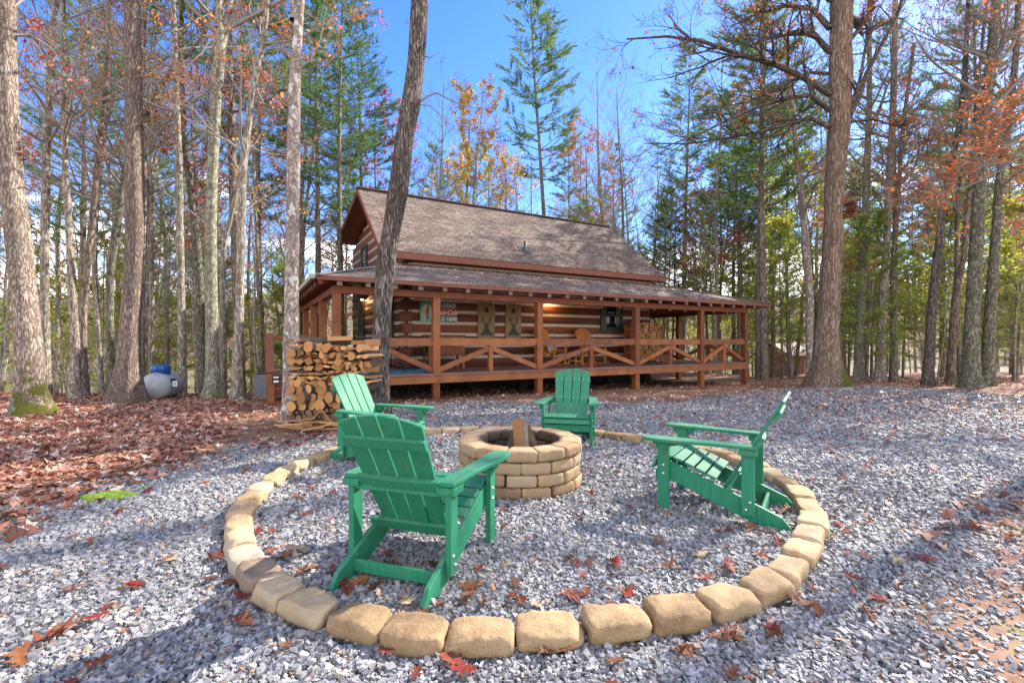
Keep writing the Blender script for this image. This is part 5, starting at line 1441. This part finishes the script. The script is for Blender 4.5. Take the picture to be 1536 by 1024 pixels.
def proto_pine(seed, H, r, barkm, needle, lo=.4, whorls=26, spread=.17, tuftk=9, ts=.26, name='pine_tree', dead=34, subs=5, shape=1.0, gap=.12):
    rng = random.Random(seed); path = [Vector((0,0,-.4)), Vector((0,0,0))]; rad = [r*1.15, r]; d = Vector((rng.uniform(-.015,.015), rng.uniform(-.015,.015), 1)); n = 9
    for i in range(n):
        d = (d + Vector((rng.uniform(-.02,.02), rng.uniform(-.02,.02), .05))).normalized(); path.append(path[-1]+d*H/n); rad.append(max(r*(1-.93*(i+1)/n), .012))
    o = empty(name, (0,0,0)); m, pts, rd = trunk_mesh(path, rad, seed, 9, .25, .35, 4, .04); m.build('trunk', barkm, o)
    mb = MB()
    for w in range(whorls):
        t = lerp(lo, .985, (w/whorls)**.9); z = t*H; i = min(range(len(pts)), key=lambda q: abs(pts[q].z-z)); c = pts[i].copy(); c.z = z
        L0 = H*spread*((1-t)/(1-lo))**.75*shape + .35; 
        if t < lo+.12: L0 *= rng.uniform(.5,.9)
        for b in range(rng.choice((4,5,5))):
            if rng.random() < gap: continue
            a = rng.uniform(0, 6.28); Ln = L0*rng.uniform(.6,1.15); el = lerp(.05, .75, t**2) + rng.uniform(-.1,.15)
            dd = Vector((math.cos(a), math.sin(a), el)).normalized(); p = c.copy(); bp = [p.copy()]; bd = []
            for k in range(5):
                dd = (dd + Vector((rng.uniform(-.1,.1), rng.uniform(-.1,.1), rng.uniform(-.04,.13)))).normalized(); p = p + dd*Ln/5; bp.append(p.copy()); bd.append(dd.copy())
            rb = max(.012, rd[i]*.28); mb.tube(bp, [rb*(1-.16*k) for k in range(6)], 4, 0, .5, False)
            for s_ in range(int(subs+Ln*2.2)):
                f = rng.uniform(.25,1)*5; k = min(int(f), 4); q = bp[k].lerp(bp[k+1], f-k); sd = bd[k].cross(Vector((0,0,1))).normalized()*rng.choice((-1,1))
                sd = (sd*rng.uniform(.5,1) + bd[k]*.8 + Vector((0,0,rng.uniform(-.05,.35)))).normalized(); sl = Ln*rng.uniform(.12,.32)+.12; e = q+sd*sl
                mb.tube([q, e], [.008, .005], 3, 0, .5, False)
                nt_ = max(2, int(sl/.16))
                for u in range(nt_): tuft(mb, rng, q.lerp(e, (u+1)/nt_), sd, ts, tuftk)
            tuft(mb, rng, bp[-1], bd[-1], ts, tuftk)
    for k in range(dead):
        z = rng.uniform(.1, lo+.08)*H; i = min(range(len(pts)), key=lambda q: abs(pts[q].z-z)); a = rng.uniform(0,6.28); c = pts[i].copy()
        grow(mb, rng, c, Vector((math.cos(a), math.sin(a), rng.uniform(-.2,.3))).normalized(), rng.uniform(.4,2.2), .014, 3, {'max': 3, 'kids': (0,0,0), 'wob': .16, 'up': -.01, 'rmin': .004}, [])
    mb.build('crown', [barkm, needle], o)
    return o

def forest():
    rng = random.Random(77)
    PR = {}
    PR['bare grey tree'] = [proto_decid(1, 20, .145, M['bk_grey'], M['l_brown'], 1, .08, lo=.25, nl=28, kids=(5,6,5)), proto_decid(2, 17, .10, M['bk_grey'], None, lo=.22, nl=28, kids=(5,6,5)), proto_decid(3, 22, .17, M['bk_dark'], M['l_red'], 1, .2, lo=.3, kids=(5,6,5))]
    PR['dark slender tree'] = [proto_decid(11, 18, .13, M['bk_dark'], M['l_orange'], 2, .15, lean=.12), proto_decid(12, 14, .08, M['bk_dark'], None, lo=.2, lean=.15, nl=22, kids=(5,6,5))]
    PR['red leaved tree'] = [proto_decid(4, 13, .10, M['bk_grey'], M['l_red'], 7, .8, lo=.3, nl=20)]
    PR['orange leaved tree'] = [proto_decid(5, 15, .13, M['bk_dark'], M['l_orange'], 6, .75, lo=.3, nl=22)]
    PR['golden leaved tree'] = [proto_decid(6, 13, .11, M['bk_grey'], M['l_yellow'], 12, .95, lo=.3, nl=26)]
    PR['tall green pine'] = [proto_pine(21, 22, .18, M['bk_brown'], M['needle'], .36, spread=.15), proto_pine(22, 19, .16, M['bk_dark'], M['needle_blue'], .42, spread=.15, gap=.28), proto_pine(23, 24, .19, M['bk_brown'], M['needle'], .42, spread=.14), proto_pine(24, 30, .2, M['bk_dark'], M['needle'], .44, whorls=32, spread=.105, gap=.2, ts=.3)]
    PR['young lime pine'] = [proto_pine(31, 9, .07, M['bk_brown'], M['needle_lime'], .22, whorls=20, spread=.2, dead=10, ts=.22, tuftk=8), proto_pine(32, 6, .05, M['bk_brown'], M['needle_lime'], .15, whorls=15, spread=.26, dead=5, ts=.2, tuftk=8)]
    PR['bare sapling'] = [proto_decid(8, 8, .045, M['bk_grey'], M['l_yellow'], 3, .3, lo=.25, nl=12), proto_decid(9, 10, .06, M['bk_grey'], None, lo=.25, nl=13)]
    PR['yellow green sapling'] = [proto_decid(15, 7, .035, M['bk_grey'], M['l_lime'], 7, .8, lo=.2, nl=18), proto_decid(16, 5, .03, M['bk_grey'], M['l_lime'], 7, .8, lo=.15, nl=14, spread=.4)]
    used = {}; out = []
    catn = {'pine': 'pine tree'}
    occupied = []
    def put(kind, x, y, sc, zoff=0, which=None, rot=None, label=None):
        i = rng.randrange(min(3, len(PR[kind]))) if which is None else which
        pr = PR[kind][i]; key = (kind, i)
        o = pr if key not in used else copy_tree(pr); used[key] = 1
        o.location = (x, y, H1(x, y)+zoff); o.scale = (sc, sc, sc); o.rotation_euler = (0, 0, rng.uniform(0, 6.28) if rot is None else rot)
        o['category'] = 'pine tree' if 'pine' in kind else 'tree'; occupied.append((x, y))
        o['group'] = kind.replace('tree', 'trees').replace('pine', 'pines').replace('sapling', 'saplings') + ' of the wood'
        if label: o['label'] = label
        else:
            p = pxof((x, y)); d = 'near' if y < 24 else 'midway' if y < 38 else 'far'
            if not -60 < p < 1600: wh = 'out of frame at ' + ('left' if p < 0 else 'right')
            elif p < 170: wh = 'behind the mossy oak'
            elif p < 310: wh = 'behind the gas tank'
            elif p < 430: wh = 'left of the blotched trunk'
            elif p < 600: wh = 'beyond the cabin gable'
            elif p < 820: wh = 'behind the left roof half'
            elif p < 1000: wh = 'behind the right roof half'
            elif p < 1150: wh = 'beyond the right porch corner'
            elif p < 1290: wh = 'around the big oak'
            elif p < 1430: wh = 'right of the big oak'
            else: wh = 'at the right edge'
            out.append((o, '%s %s, %s' % (kind, wh, d), p))
        return o
    def putpx(kind, px, Y, sc, which=None, rot=None, label=None): return put(kind, (px-768)/F*Y, Y, sc, 0, which, rot, label)
    # specific background trees seen above the roof
    putpx('tall green pine', 826, 31, 1.0, 3, 1.0, 'tall blue green pine rising highest behind the middle of the roof')
    putpx('tall green pine', 852, 34, .62, 3, 2.6, 'second lower pine close beside the tallest pine behind the roof')
    putpx('golden leaved tree', 700, 27, 1.3, 0, None, 'golden leaved tree behind the roof ridge, left of the tall pine')
    putpx('young lime pine', 706, 34, 1.9, 0, None, 'blue green pointed pine peeping over the golden tree')
    putpx('orange leaved tree', 905, 27, .95, 0, None, 'thin orange leaved tree behind the roof right of the tall pine')
    putpx('bare grey tree', 650, 27, .72, 1, None, 'bare forked tree behind the ridge right of the leaning trunk')
    putpx('red leaved tree', 560, 27, 1.15, 0, None, 'red leaved tree over the gable peak')
    for px, Y, s, lab in ((512, 19, .95, 'lime tinted'), (480, 22, 1.0, ''), (540, 25, .9, '')):
        putpx('tall green pine', px, Y, s, rng.choice((0, 1)))
    for px, Y, s, w, k in ((655,28,.88,0,'bare grey tree'),(745,29,.85,1,'bare grey tree'),(600,27,.9,1,'bare grey tree'),(905,30,1.0,0,'bare grey tree'),(948,29,.95,1,'bare grey tree'),(670,30,1.15,0,'orange leaved tree'),(770,31,1.0,0,'orange leaved tree'),(930,31,1.1,0,'orange leaved tree'),(590,30,1.25,0,'red leaved tree'),(120,21,.95,0,'tall green pine'),(395,22,.95,2,'tall green pine')): putpx(k, px, Y, s, w)
    for px in (800, 868, 960, 740, 930, 1000, 640): putpx('young lime pine', px, rng.uniform(27, 33), rng.uniform(1.0, 1.35), 0)
    putpx('tall green pine', 1146, 21, .98, 0, 1.0, 'straight lichen grey pine just beyond the right porch corner')
    putpx('tall green pine', 1108, 26, .85, 1); putpx('tall green pine', 996, 29, .62, 1)
    putpx('bare grey tree', 1072, 25, .85, 0)
    # stratified wood
    house = lambda x, y: -8 < x < 13 and y < 27 and abs((x)*.4886-(y-13)*.8725)*0 < 1 and (lambda s, t: -6.5 < s < 12.5 and -2 < t < 12)((x)*.8725+(y-13)*.4886, -x*.4886+(y-13)*.8725)
    def density(n, y0, y1, p0, p1, kinds, scr=(.8,1.15), mind=1.0):
        c = 0; tries = 0
        while c < n and tries < n*40:
            tries += 1
            y = math.sqrt(rng.uniform(y0*y0, y1*y1)); px = rng.uniform(p0, p1); x = (px-768)/F*y
            if house(x, y): continue
            if any((x-a)**2+(y-b)**2 < mind*mind for a, b in occupied): continue
            kind = rng.choices([k for k, w in kinds], [w for k, w in kinds])[0]; sc = rng.uniform(*scr)
            if 575 < px < 770 or 872 < px < 985:     # open sky over the roof
                Hh = {'b':20,'d':18,'r':13,'o':15,'g':13,'t':22,'y':9}[kind[0]]
                lim = (1.3 + (511-rng.uniform(90, 300))*y/F - H1(x, y))
                if Hh*sc > lim: 
                    sc = lim/Hh
                    if sc < .35: continue
            put(kind, x, y, sc); c += 1
    K1 = [('bare grey tree', 5), ('dark slender tree', 2), ('red leaved tree', 1.6), ('tall green pine', 2.2), ('young lime pine', 1.7), ('orange leaved tree', .6), ('bare sapling', 2)]
    K2 = [('bare grey tree', 2.2), ('dark slender tree', 3), ('red leaved tree', .8), ('tall green pine', 4), ('young lime pine', 1.5), ('orange leaved tree', 1.3), ('bare sapling', 1.5)]
    K3 = [('bare grey tree', 3), ('dark slender tree', 2), ('red leaved tree', 1), ('tall green pine', 3.5), ('young lime pine', 3.5), ('orange leaved tree', 1.3), ('bare sapling', 2)]
    density(25, 14.5, 26, -40, 470, K1, (.75,1.1), .8); density(30, 26, 45, -20, 600, K1); density(10, 45, 75, 0, 600, K1, (.9,1.2), 2)
    density(16, 27, 40, 575, 790, [('bare grey tree', 3), ('red leaved tree', 1), ('orange leaved tree', 1.5), ('dark slender tree', 2)], (.6,.95)); density(9, 26, 38, 850, 985, [('bare grey tree', 3), ('orange leaved tree', 1.5), ('dark slender tree', 1)], (.7,1))
    density(36, 28, 46, 580, 1010, K2, (.5,.95)); 
    density(8, 22, 34, 1000, 1140, K2); density(15, 18.5, 30, 1130, 1580, K2, (.75,1.05)); density(24, 30, 50, 1040, 1560, K3); density(10, 22, 34, 1120, 1560, [('young lime pine', 1)], (.8,1.3)); density(8, 50, 80, 1040, 1560, K2, (.9,1.2), 2)
    density(18, 15, 32, -30, 470, [('yellow green sapling', 2), ('bare sapling', 1)], (.8,1.4), .6); density(26, 19.5, 38, 1120, 1570, [('yellow green sapling', 2), ('bare sapling', 1), ('young lime pine', 1)], (.8,1.5), .6); density(12, 28, 45, 980, 1130, [('yellow green sapling', 1)], (1,1.6), .6)
    # the wood goes on outside the frame: it shades the clearing
    for x, y, k, s in ((15.5,6.5,'bare grey tree',1.0),(19,9.5,'bare grey tree',.95),(22,4,'orange leaved tree',1.1),(25,12,'dark slender tree',1.1),(23,16,'bare grey tree',1.0),(18.2,2,'dark slender tree',1.0)):
        put(k, x, y, s)
    uniq(out)
    used_all = [(k, i) for k in PR for i in range(len(PR[k]))]
    for key in used_all:
        if key not in used:
            o = PR[key[0]][key[1]]
            for c in list(o.children): bpy.data.objects.remove(c)
            bpy.data.objects.remove(o)
    # far-off wood: one mass of stems and thin crowns on the hills
    rg = np.random.default_rng(5); n = 560
    py = rg.uniform(80, 260, n); pxx = rg.uniform(-250, 1800, n); X = (pxx-768)/F*py; Z = hz(X, py)
    mb = MB(); r2 = random.Random(4)
    protos = []
    for k in range(5):
        b = MB(); r3 = random.Random(k); Hh = r3.uniform(12, 17)
        b.tube([Vector((0,0,-1)), Vector((0,0,Hh*.6)), Vector((.2,0,Hh))], [.2,.14,.03], 4, 0, .5, False)
        for q in range(12):
            a = r3.uniform(0,6.28); z = r3.uniform(.3,.95)*Hh; l = r3.uniform(1.2,3.5)
            b.tube([Vector((0,0,z)), Vector((math.cos(a)*l, math.sin(a)*l, z+l*.8))], [.06,.02], 3, 0, .5, False)
        for q in range(170):
            a = r3.uniform(0,6.28); z = r3.uniform(.25,1.0)*Hh; l = r3.uniform(0,1)**.6*3.4*(1.15-z/Hh if k < 3 else 1-.5*abs(z/Hh-.6))
            add_leaf(b, r3, Vector((math.cos(a)*l, math.sin(a)*l, z)), .75, 1)
        protos.append(b)
    Vv, Tri = [], []; off = 0; Rn = []; MI = []
    pd = []
    for b in protos:
        v = np.array([tuple(q) for q in b.v]); f = np.array([f if len(f) == 4 else f + [f[0]] for f in b.f]); pd.append((v, f, np.array(b.m)))
    pk = rg.integers(0, 5, n)
    for k in range(5):
        v, f, mi = pd[k]; S = np.where(pk == k)[0]; m_ = len(S); sc = rg.uniform(.7,1.15,m_)
        vv = v[None]*sc[:,None,None]; vv = vv + np.stack([X[S], py[S], Z[S]], 1)[:,None,:]
        Vv.append(vv.reshape(-1,3)); Tri.append((f[None]+(np.arange(m_)*len(v))[:,None,None]).reshape(-1,4)+off); off += m_*len(v); Rn.append(np.clip(np.repeat(rg.random(m_), len(v))+rg.normal(0,.12,m_*len(v)), 0, 1)); MI.append(np.tile(mi, m_))
    far = leafmat('far_wood_foliage', [(0.0,(.07,.13,.04)),(.3,(.14,.19,.05)),(.5,(.22,.20,.12)),(.7,(.30,.24,.17)),(.85,(.34,.16,.12)),(1.0,(.38,.30,.12))], .4)
    me = np_mesh('distant_wood', np.concatenate(Vv), np.concatenate(Tri), False, np.concatenate(Rn), [M['bk_twig'], far])
    me.polygons.foreach_set('material_index', np.concatenate(MI).astype(np.int32)); me.update()
    tag(link('distant_wood', me), 'far off autumn wood covering the hills behind the trees', None, None, 'stuff')
def heroes():
    M['l_russet'] = leafmat('russet_leaves', [(0.0, (.17,.05,.025)), (.6, (.36,.115,.04)), (1.0, (.46,.19,.07))], .4)
    hero('oak_tree', [(50,624,66),(46,583,50),(42,500,45),(31,400,43),(26,340,42),(14,240,40),(9,100,35),(10,0,30)], 8.75, 21, M['bk_t1'], 'large pale oak with bright moss round its foot at the far left', 'oak tree',
         [([(18,52),(45,52),(75,70),(93,92)], 5, .6, {'n':3}), ([(20,10),(45,-10),(60,30),(58,80),(70,160)], 4, 1, {'n':5}), ([(10,200),(40,215),(60,240)], 3, .3, {'n':3})], 3, (8.5, 16, 4.5), M['l_red'], flare=.55, fh=.35, leafd=2, keep=.3)
    hero('oak_tree', [(190,598,62),(192,560,42),(196,480,32),(201,400,29),(202,340,30),(201,190,29),(200,100,27),(199,0,26)], 10.9, 22, M['bk_t2'], 'thick grey oak standing directly left of the gas tank', 'oak tree',
         [([(188,48),(178,38),(165,28)], 5, -.3, {'bare':1}), ([(215,185),(235,205),(262,221)], 4, .4, {'n':3}), ([(205,25),(225,30),(260,28)], 3, -.3, {'n':3})], 5, (9, 16, 5), M['l_orange'], flare=.5, fh=.45, leafd=2, keep=.2)
    hero('maple_tree', [(320,590,32),(319,560,22),(318,480,20),(317,400,19),(317,300,18),(323,170,17),(330,70,19),(329,0,10)], 11.8, 20, M['bk_t3'], 'greenish lichened trunk forking high up, right of the gas tank', 'tree',
         [([(330,72),(338,40),(346,0),(352,-40)], 15, .3, {'n':6}), ([(328,130),(350,128),(375,115),(392,100)], 4, .5, {'n':5})], 6, (9, 12, 4.5), M['l_red'], flare=.55, fh=.3, leafd=3, keep=.3)
    hero('slender_tree', [(356,590,22),(358,500,15),(361,400,13),(364,270,12),(371,200,11),(380,130,11),(391,80,9),(398,40,8)], 11.6, 15, M['bk_grey'], 'slender leaning grey trunk with bent top, left of the steps', 'tree',
         [([(392,72),(410,62),(430,45),(440,22)], 5, .4, {'n':5}), ([(383,130),(395,155),(420,160),(432,150)], 4, .4, {'n':5})], 7, (6, 12, 3), M['l_orange'], flare=.4, fh=.3, leafd=2, keep=.35)
    hero('beech_tree', [(436,640,30),(436,590,24),(436,514,23),(438,400,21),(440,250,20),(442,120,18),(446,60,15),(450,0,14)], 7.75, 19, M['bk_t5'], 'blotched whitish trunk at the left end of the woodpile', 'tree',
         [([(440,30),(447,5),(455,-40)], 12, .2, {'n':4}), ([(448,100),(465,90),(480,60),(490,10)], 3, .5, {'n':4,'kids':(3,3,2)}), ([(446,86),(440,120),(425,135)], 3, .2, {'n':3,'kids':(3,3,2)})], 8, (7.5, 12, 4), M['l_orange'], flare=.3, fh=.3, leafd=2, keep=.25)
    hero('leaning_oak', [(569,628,42),(569,598,31),(571,514,26),(579,400,28),(587,345,27),(596,290,29),(607,205,27),(616,160,28),(623,100,26),(630,0,25)], 8.2, 17, M['bk_t6'], 'dark furrowed leaning trunk in front of the porch, right of the woodpile', 'oak tree',
         [([(626,155),(642,143),(655,138),(668,145),(690,156),(712,161),(731,161)], 3.6, .4, {'bare':1}), ([(626,155),(645,158),(658,170),(670,190),(684,212)], 2, .6, {'bare':1}), ([(634,82),(645,86),(657,78)], 3, .1, {'bare':1}), ([(645,86),(643,92),(645,100)], 2, 0, {'bare':1}), ([(612,34),(606,30),(606,42)], 2, 0, {'bare':1})], 9, (7.6, 10, 3.5), None, flare=.4, fh=.25)
    K = {'n': 15, 'kids': (5,6,5), 'wob': .26, 'thick': 1.5}
    K2 = dict(K, n=8, kids=(5,4,3))
    hero('big_oak', [(1242,583,60),(1241,548,46),(1240,500,37),(1247,400,32),(1250,340,31),(1254,250,32),(1259,176,35),(1261,100,36),(1262,0,36)], 16.4, 24, M['bk_t7'], 'biggest brown furrowed oak on the gravel, right of the porch', 'oak tree',
         [([(1245,140),(1205,115),(1160,95),(1100,78),(1050,60),(1000,54),(940,58)], 7, -1.5, K), ([(1245,78),(1225,55),(1200,46),(1165,52),(1130,65),(1090,90)], 6, -1, K), ([(1245,165),(1215,142),(1170,148),(1110,170),(1050,200),(990,222)], 5, -2, K),
          ([(1245,190),(1215,176),(1160,192),(1100,205),(1030,215),(965,214)], 5, 1, K), ([(1245,42),(1218,12),(1180,8),(1130,22),(1095,40)], 6, 1, K), ([(1243,110),(1215,108),(1180,125),(1130,150),(1080,160)], 4, 1.5, K), ([(1246,0),(1200,-50),(1120,-60),(1060,-30)], 6, -1, K),
          ([(1273,172),(1288,145),(1300,110),(1320,70),(1345,25),(1360,-30)], 7, 1, K2), ([(1270,180),(1290,120),(1300,60),(1318,10)], 4.5, -1, K2), ([(1270,182),(1310,178),(1350,190),(1395,212)], 3, -1, K), ([(1274,60),(1300,30),(1310,-20)], 5, 1, K)], 12, (13, 14, 6), M['l_orange'], flare=.42, fh=.6, sides=28, roots=6, leafd=2, keep=.28, mat_l=M['bk_t6'])
    # nearer right-hand trees
    for nm, px, Y, H, mt, lab, sd in (
        ('pine_tree', [(1457,587,46),(1457,560,30),(1457,500,26),(1463,400,24),(1468,300,22),(1475,200,21),(1485,100,19),(1495,0,16)], 16.6, 22, 'bk_dark', 'dark green lichened pine trunk near the right edge, with moss at its foot', 31),
        ('slender_tree', [(1482,587,26),(1482,540,22),(1486,460,20),(1494,350,16),(1500,260,14),(1520,120,12)], 16.9, 18, 'bk_dark', 'brown trunk immediately right of the dark mossy pine at the right edge', 32),
        ('slender_tree', [(1391,584,20),(1393,540,17),(1399,450,15),(1410,350,13),(1420,280,12),(1440,180,10),(1450,60,8)], 17.4, 16, 'bk_t6', 'dark slender trunk bending right, right of the big brown oak', 33),
        ('maple_tree', [(1320,575,19),(1322,500,15),(1328,400,13),(1333,300,12),(1340,150,11),(1343,0,9)], 20, 19, 'bk_grey', 'pale grey straight trunk, second right of the big brown oak', 34),
        ('pine_tree', [(1288,573,17),(1289,500,14),(1295,400,12),(1300,270,11),(1304,150,9)], 21, 18, 'bk_t3', 'green lichened straight trunk, first right of the big brown oak', 35),
        ('slender_tree', [(1216,575,14),(1214,500,12),(1213,420,12),(1205,330,11),(1198,260,9),(1190,180,7)], 20, 15, 'bk_t5', 'black and white blotched thin trunk just left of the big brown oak', 36),
        ('slender_tree', [(1426,584,17),(1428,520,14),(1434,440,12),(1446,380,10),(1452,300,8)], 18, 15, 'bk_brown', 'brown trunk between the bending dark trunk and the mossy pine', 37),
        ('slender_tree', [(1340,578,13),(1342,500,11),(1340,400,10),(1347,300,8)], 20, 14, 'bk_dark', 'thin dark trunk between two pale trunks right of the big oak', 38),
        ('slender_tree', [(112,600,22),(113,520,16),(108,430,14),(103,330,12),(98,250,11),(95,120,10),(94,0,8)], 12.0, 17, 'bk_grey', 'pale grey trunk between the mossy oak and the thick grey oak', 41),
        ('slender_tree', [(128,604,16),(124,520,14),(128,430,12),(138,330,11),(150,200,9),(162,90,7)], 12.6, 16, 'bk_brown', 'brown trunk leaning right, behind the pale grey trunk at left', 42),
        ('slender_tree', [(70,612,17),(69,540,15),(67,440,15),(68,330,15),(71,200,13),(78,60,12),(84,0,10)], 13.0, 19, 'bk_grey', 'brownish straight trunk just right of the mossy footed oak', 43),
        ('slender_tree', [(272,590,15),(273,500,13),(270,350,12),(268,230,11),(264,120,9),(260,0,8)], 12.6, 18, 'bk_grey', 'pale straight trunk directly right of the gas tank', 44),
        ('slender_tree', [(170,598,14),(166,520,12),(165,420,13),(176,330,14),(190,250,13),(228,150,11),(262,100,9),(300,60,6)], 13.4, 15, 'bk_dark', 'dark crooked trunk crossing behind the thick grey oak', 45),
        ('slender_tree', [(334,590,11),(333,480,10),(336,370,9),(345,330,8),(356,280,6)], 14, 13, 'bk_grey', 'thin pale trunk between the lichened fork and the bent slender trunk', 46),
        ('slender_tree', [(152,600,10),(148,500,9),(142,400,9),(146,300,8),(160,170,7),(163,60,6)], 13.8, 15, 'bk_grey', 'thin grey trunk left of the thick grey oak', 47)):
        hero(nm, px, Y, H, M[mt], lab, 'pine tree' if 'pine' in nm else 'tree', (), sd, (H*.36, 20, 3.6), M['l_orange'] if sd % 3 == 0 else (M['l_red'] if sd % 3 == 1 else None), flare=.35, fh=.4, sides=12, leafd=2, keep=.35)
    # nearer leafy oak whose boughs reach in from the right
    K = {'n': 15, 'kids': (5,5,4), 'wob': .2, 'up': .0}
    hero('russet_oak', [(1720,640,40),(1712,500,32),(1705,300,28),(1700,100,24)], 10.5, 15, M['bk_t6'], 'oak just out of frame whose russet leafy boughs hang in at upper right', 'oak tree',
         [([(1700,120),(1640,170),(1580,195),(1520,215),(1460,240),(1400,262)], 6, .5, K), ([(1702,180),(1640,215),(1570,235),(1500,255),(1440,285)], 5, -.6, K), ([(1700,60),(1640,90),(1560,130),(1480,170)], 5, 1, K)], 51, (6.5, 8, 3.4), M['l_russet'], flare=.4, leafd=5, keep=.6)
    # dead leaf bunch hanging beside the big oak
    p = P(1275, 312, 16.1); m = MB(); rr = random.Random(3)
    for i in range(150):
        add_leaf(m, rr, Vector((rr.gauss(0,.08), rr.gauss(0,.08), rr.uniform(-.3,.3))), .16, 0)
    o = m.build('dead_leaf_bunch', [M['l_brown'], M['bk_twig']]); o.location = p; tag(o, 'bunch of dead brown leaves hanging at the right side of the big oak trunk', 'leaf bunch')

def lighting():
    w = bpy.data.worlds.new('World'); bpy.context.scene.world = w; w.use_nodes = True
    nt = w.node_tree; nt.nodes.clear()
    out = nt.nodes.new('ShaderNodeOutputWorld'); bg = nt.nodes.new('ShaderNodeBackground'); L(nt, bg.outputs[0], out.inputs[0])
    sky = nt.nodes.new('ShaderNodeTexSky'); sky.sky_type = 'NISHITA'; sky.sun_disc = False
    sky.sun_elevation = math.radians(SUN_EL); sky.sun_rotation = math.radians(SUN_AZ); sky.air_density = 1.0; sky.dust_density = .3; sky.ozone_density = 2.2; sky.altitude = 800
    tc = nt.nodes.new('ShaderNodeTexCoord'); mp = nt.nodes.new('ShaderNodeMapping'); mp.inputs['Scale'].default_value = (1.6,1.6,5.5)
    L(nt, tc.outputs['Generated'], mp.inputs[0])
    n = N(nt, 'TexNoise', Scale=2.3, Detail=7.0, Roughness=.55); L(nt, mp.outputs[0], n.inputs[0])
    sp = nt.nodes.new('ShaderNodeSeparateXYZ'); L(nt, tc.outputs['Generated'], sp.inputs[0])
    f = math_(nt, 'SUBTRACT', n.outputs[0], math_(nt, 'MULTIPLY', math_(nt, 'MAXIMUM', math_(nt, 'SUBTRACT', sp.outputs[2], .10), 0.0), 1.1))
    cm = ramp(nt, f, [(.39, 0.0), (.50, .95)])
    hs = N(nt, 'HueSaturation', Saturation=1.3, Value=.97, Hue=.516); L(nt, sky.outputs[0], hs.inputs['Color'])
    col = mix(nt, cm.outputs[0], hs.outputs[0], (9.0,8.8,8.6))
    # white fill added as unseen cloud over the sky behind the camera
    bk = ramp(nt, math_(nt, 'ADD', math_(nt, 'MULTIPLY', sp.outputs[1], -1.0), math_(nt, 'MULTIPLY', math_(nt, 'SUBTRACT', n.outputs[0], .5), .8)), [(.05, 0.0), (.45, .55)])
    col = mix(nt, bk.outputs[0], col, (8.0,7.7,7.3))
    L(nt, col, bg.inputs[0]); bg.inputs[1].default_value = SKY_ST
    s = bpy.data.lights.new('sun', 'SUN'); s.energy = SUN_ST; s.angle = math.radians(.6); s.color = (1,.93,.82)
    o = bpy.data.objects.new('sun', s); C.objects.link(o)
    az, el = math.radians(SUN_AZ), math.radians(SUN_EL)
    to = Vector((math.sin(az)*math.cos(el), math.cos(az)*math.cos(el), math.sin(el)))
    o.rotation_euler = to.to_track_quat('Z', 'Y').to_euler(); o.location = to*40
SUN_AZ, SUN_EL, SUN_ST, SKY_ST, EXPO = 56, 37, 4.9, .15, 1.52

def main():
    sc = bpy.context.scene
    cam = bpy.data.cameras.new('camera'); co = bpy.data.objects.new('camera', cam); C.objects.link(co)
    cam.sensor_width = 36; cam.lens = 36*F/1536; cam.clip_end = 2000; cam.clip_start = .05
    co.location = (0, 0, HC); co.rotation_euler = (PI/2, 0, 0); sc.camera = co
    sc.view_settings.view_transform = 'Standard'; sc.view_settings.look = 'None'; sc.view_settings.exposure = EXPO; sc.view_settings.gamma = 1
    lighting(); woodmats()
    build_ground()
    cab, hl, roofz = cabin()
    porch(cab, hl)
    pr = woodpile(); rackwood(hl, pr)
    chairs(); rp = ring(); pit(); tank(); steps(hl); shed()
    heroes(); forest()
    scatter_stones(rp); leaves(rp, (hl, roofz))
main()
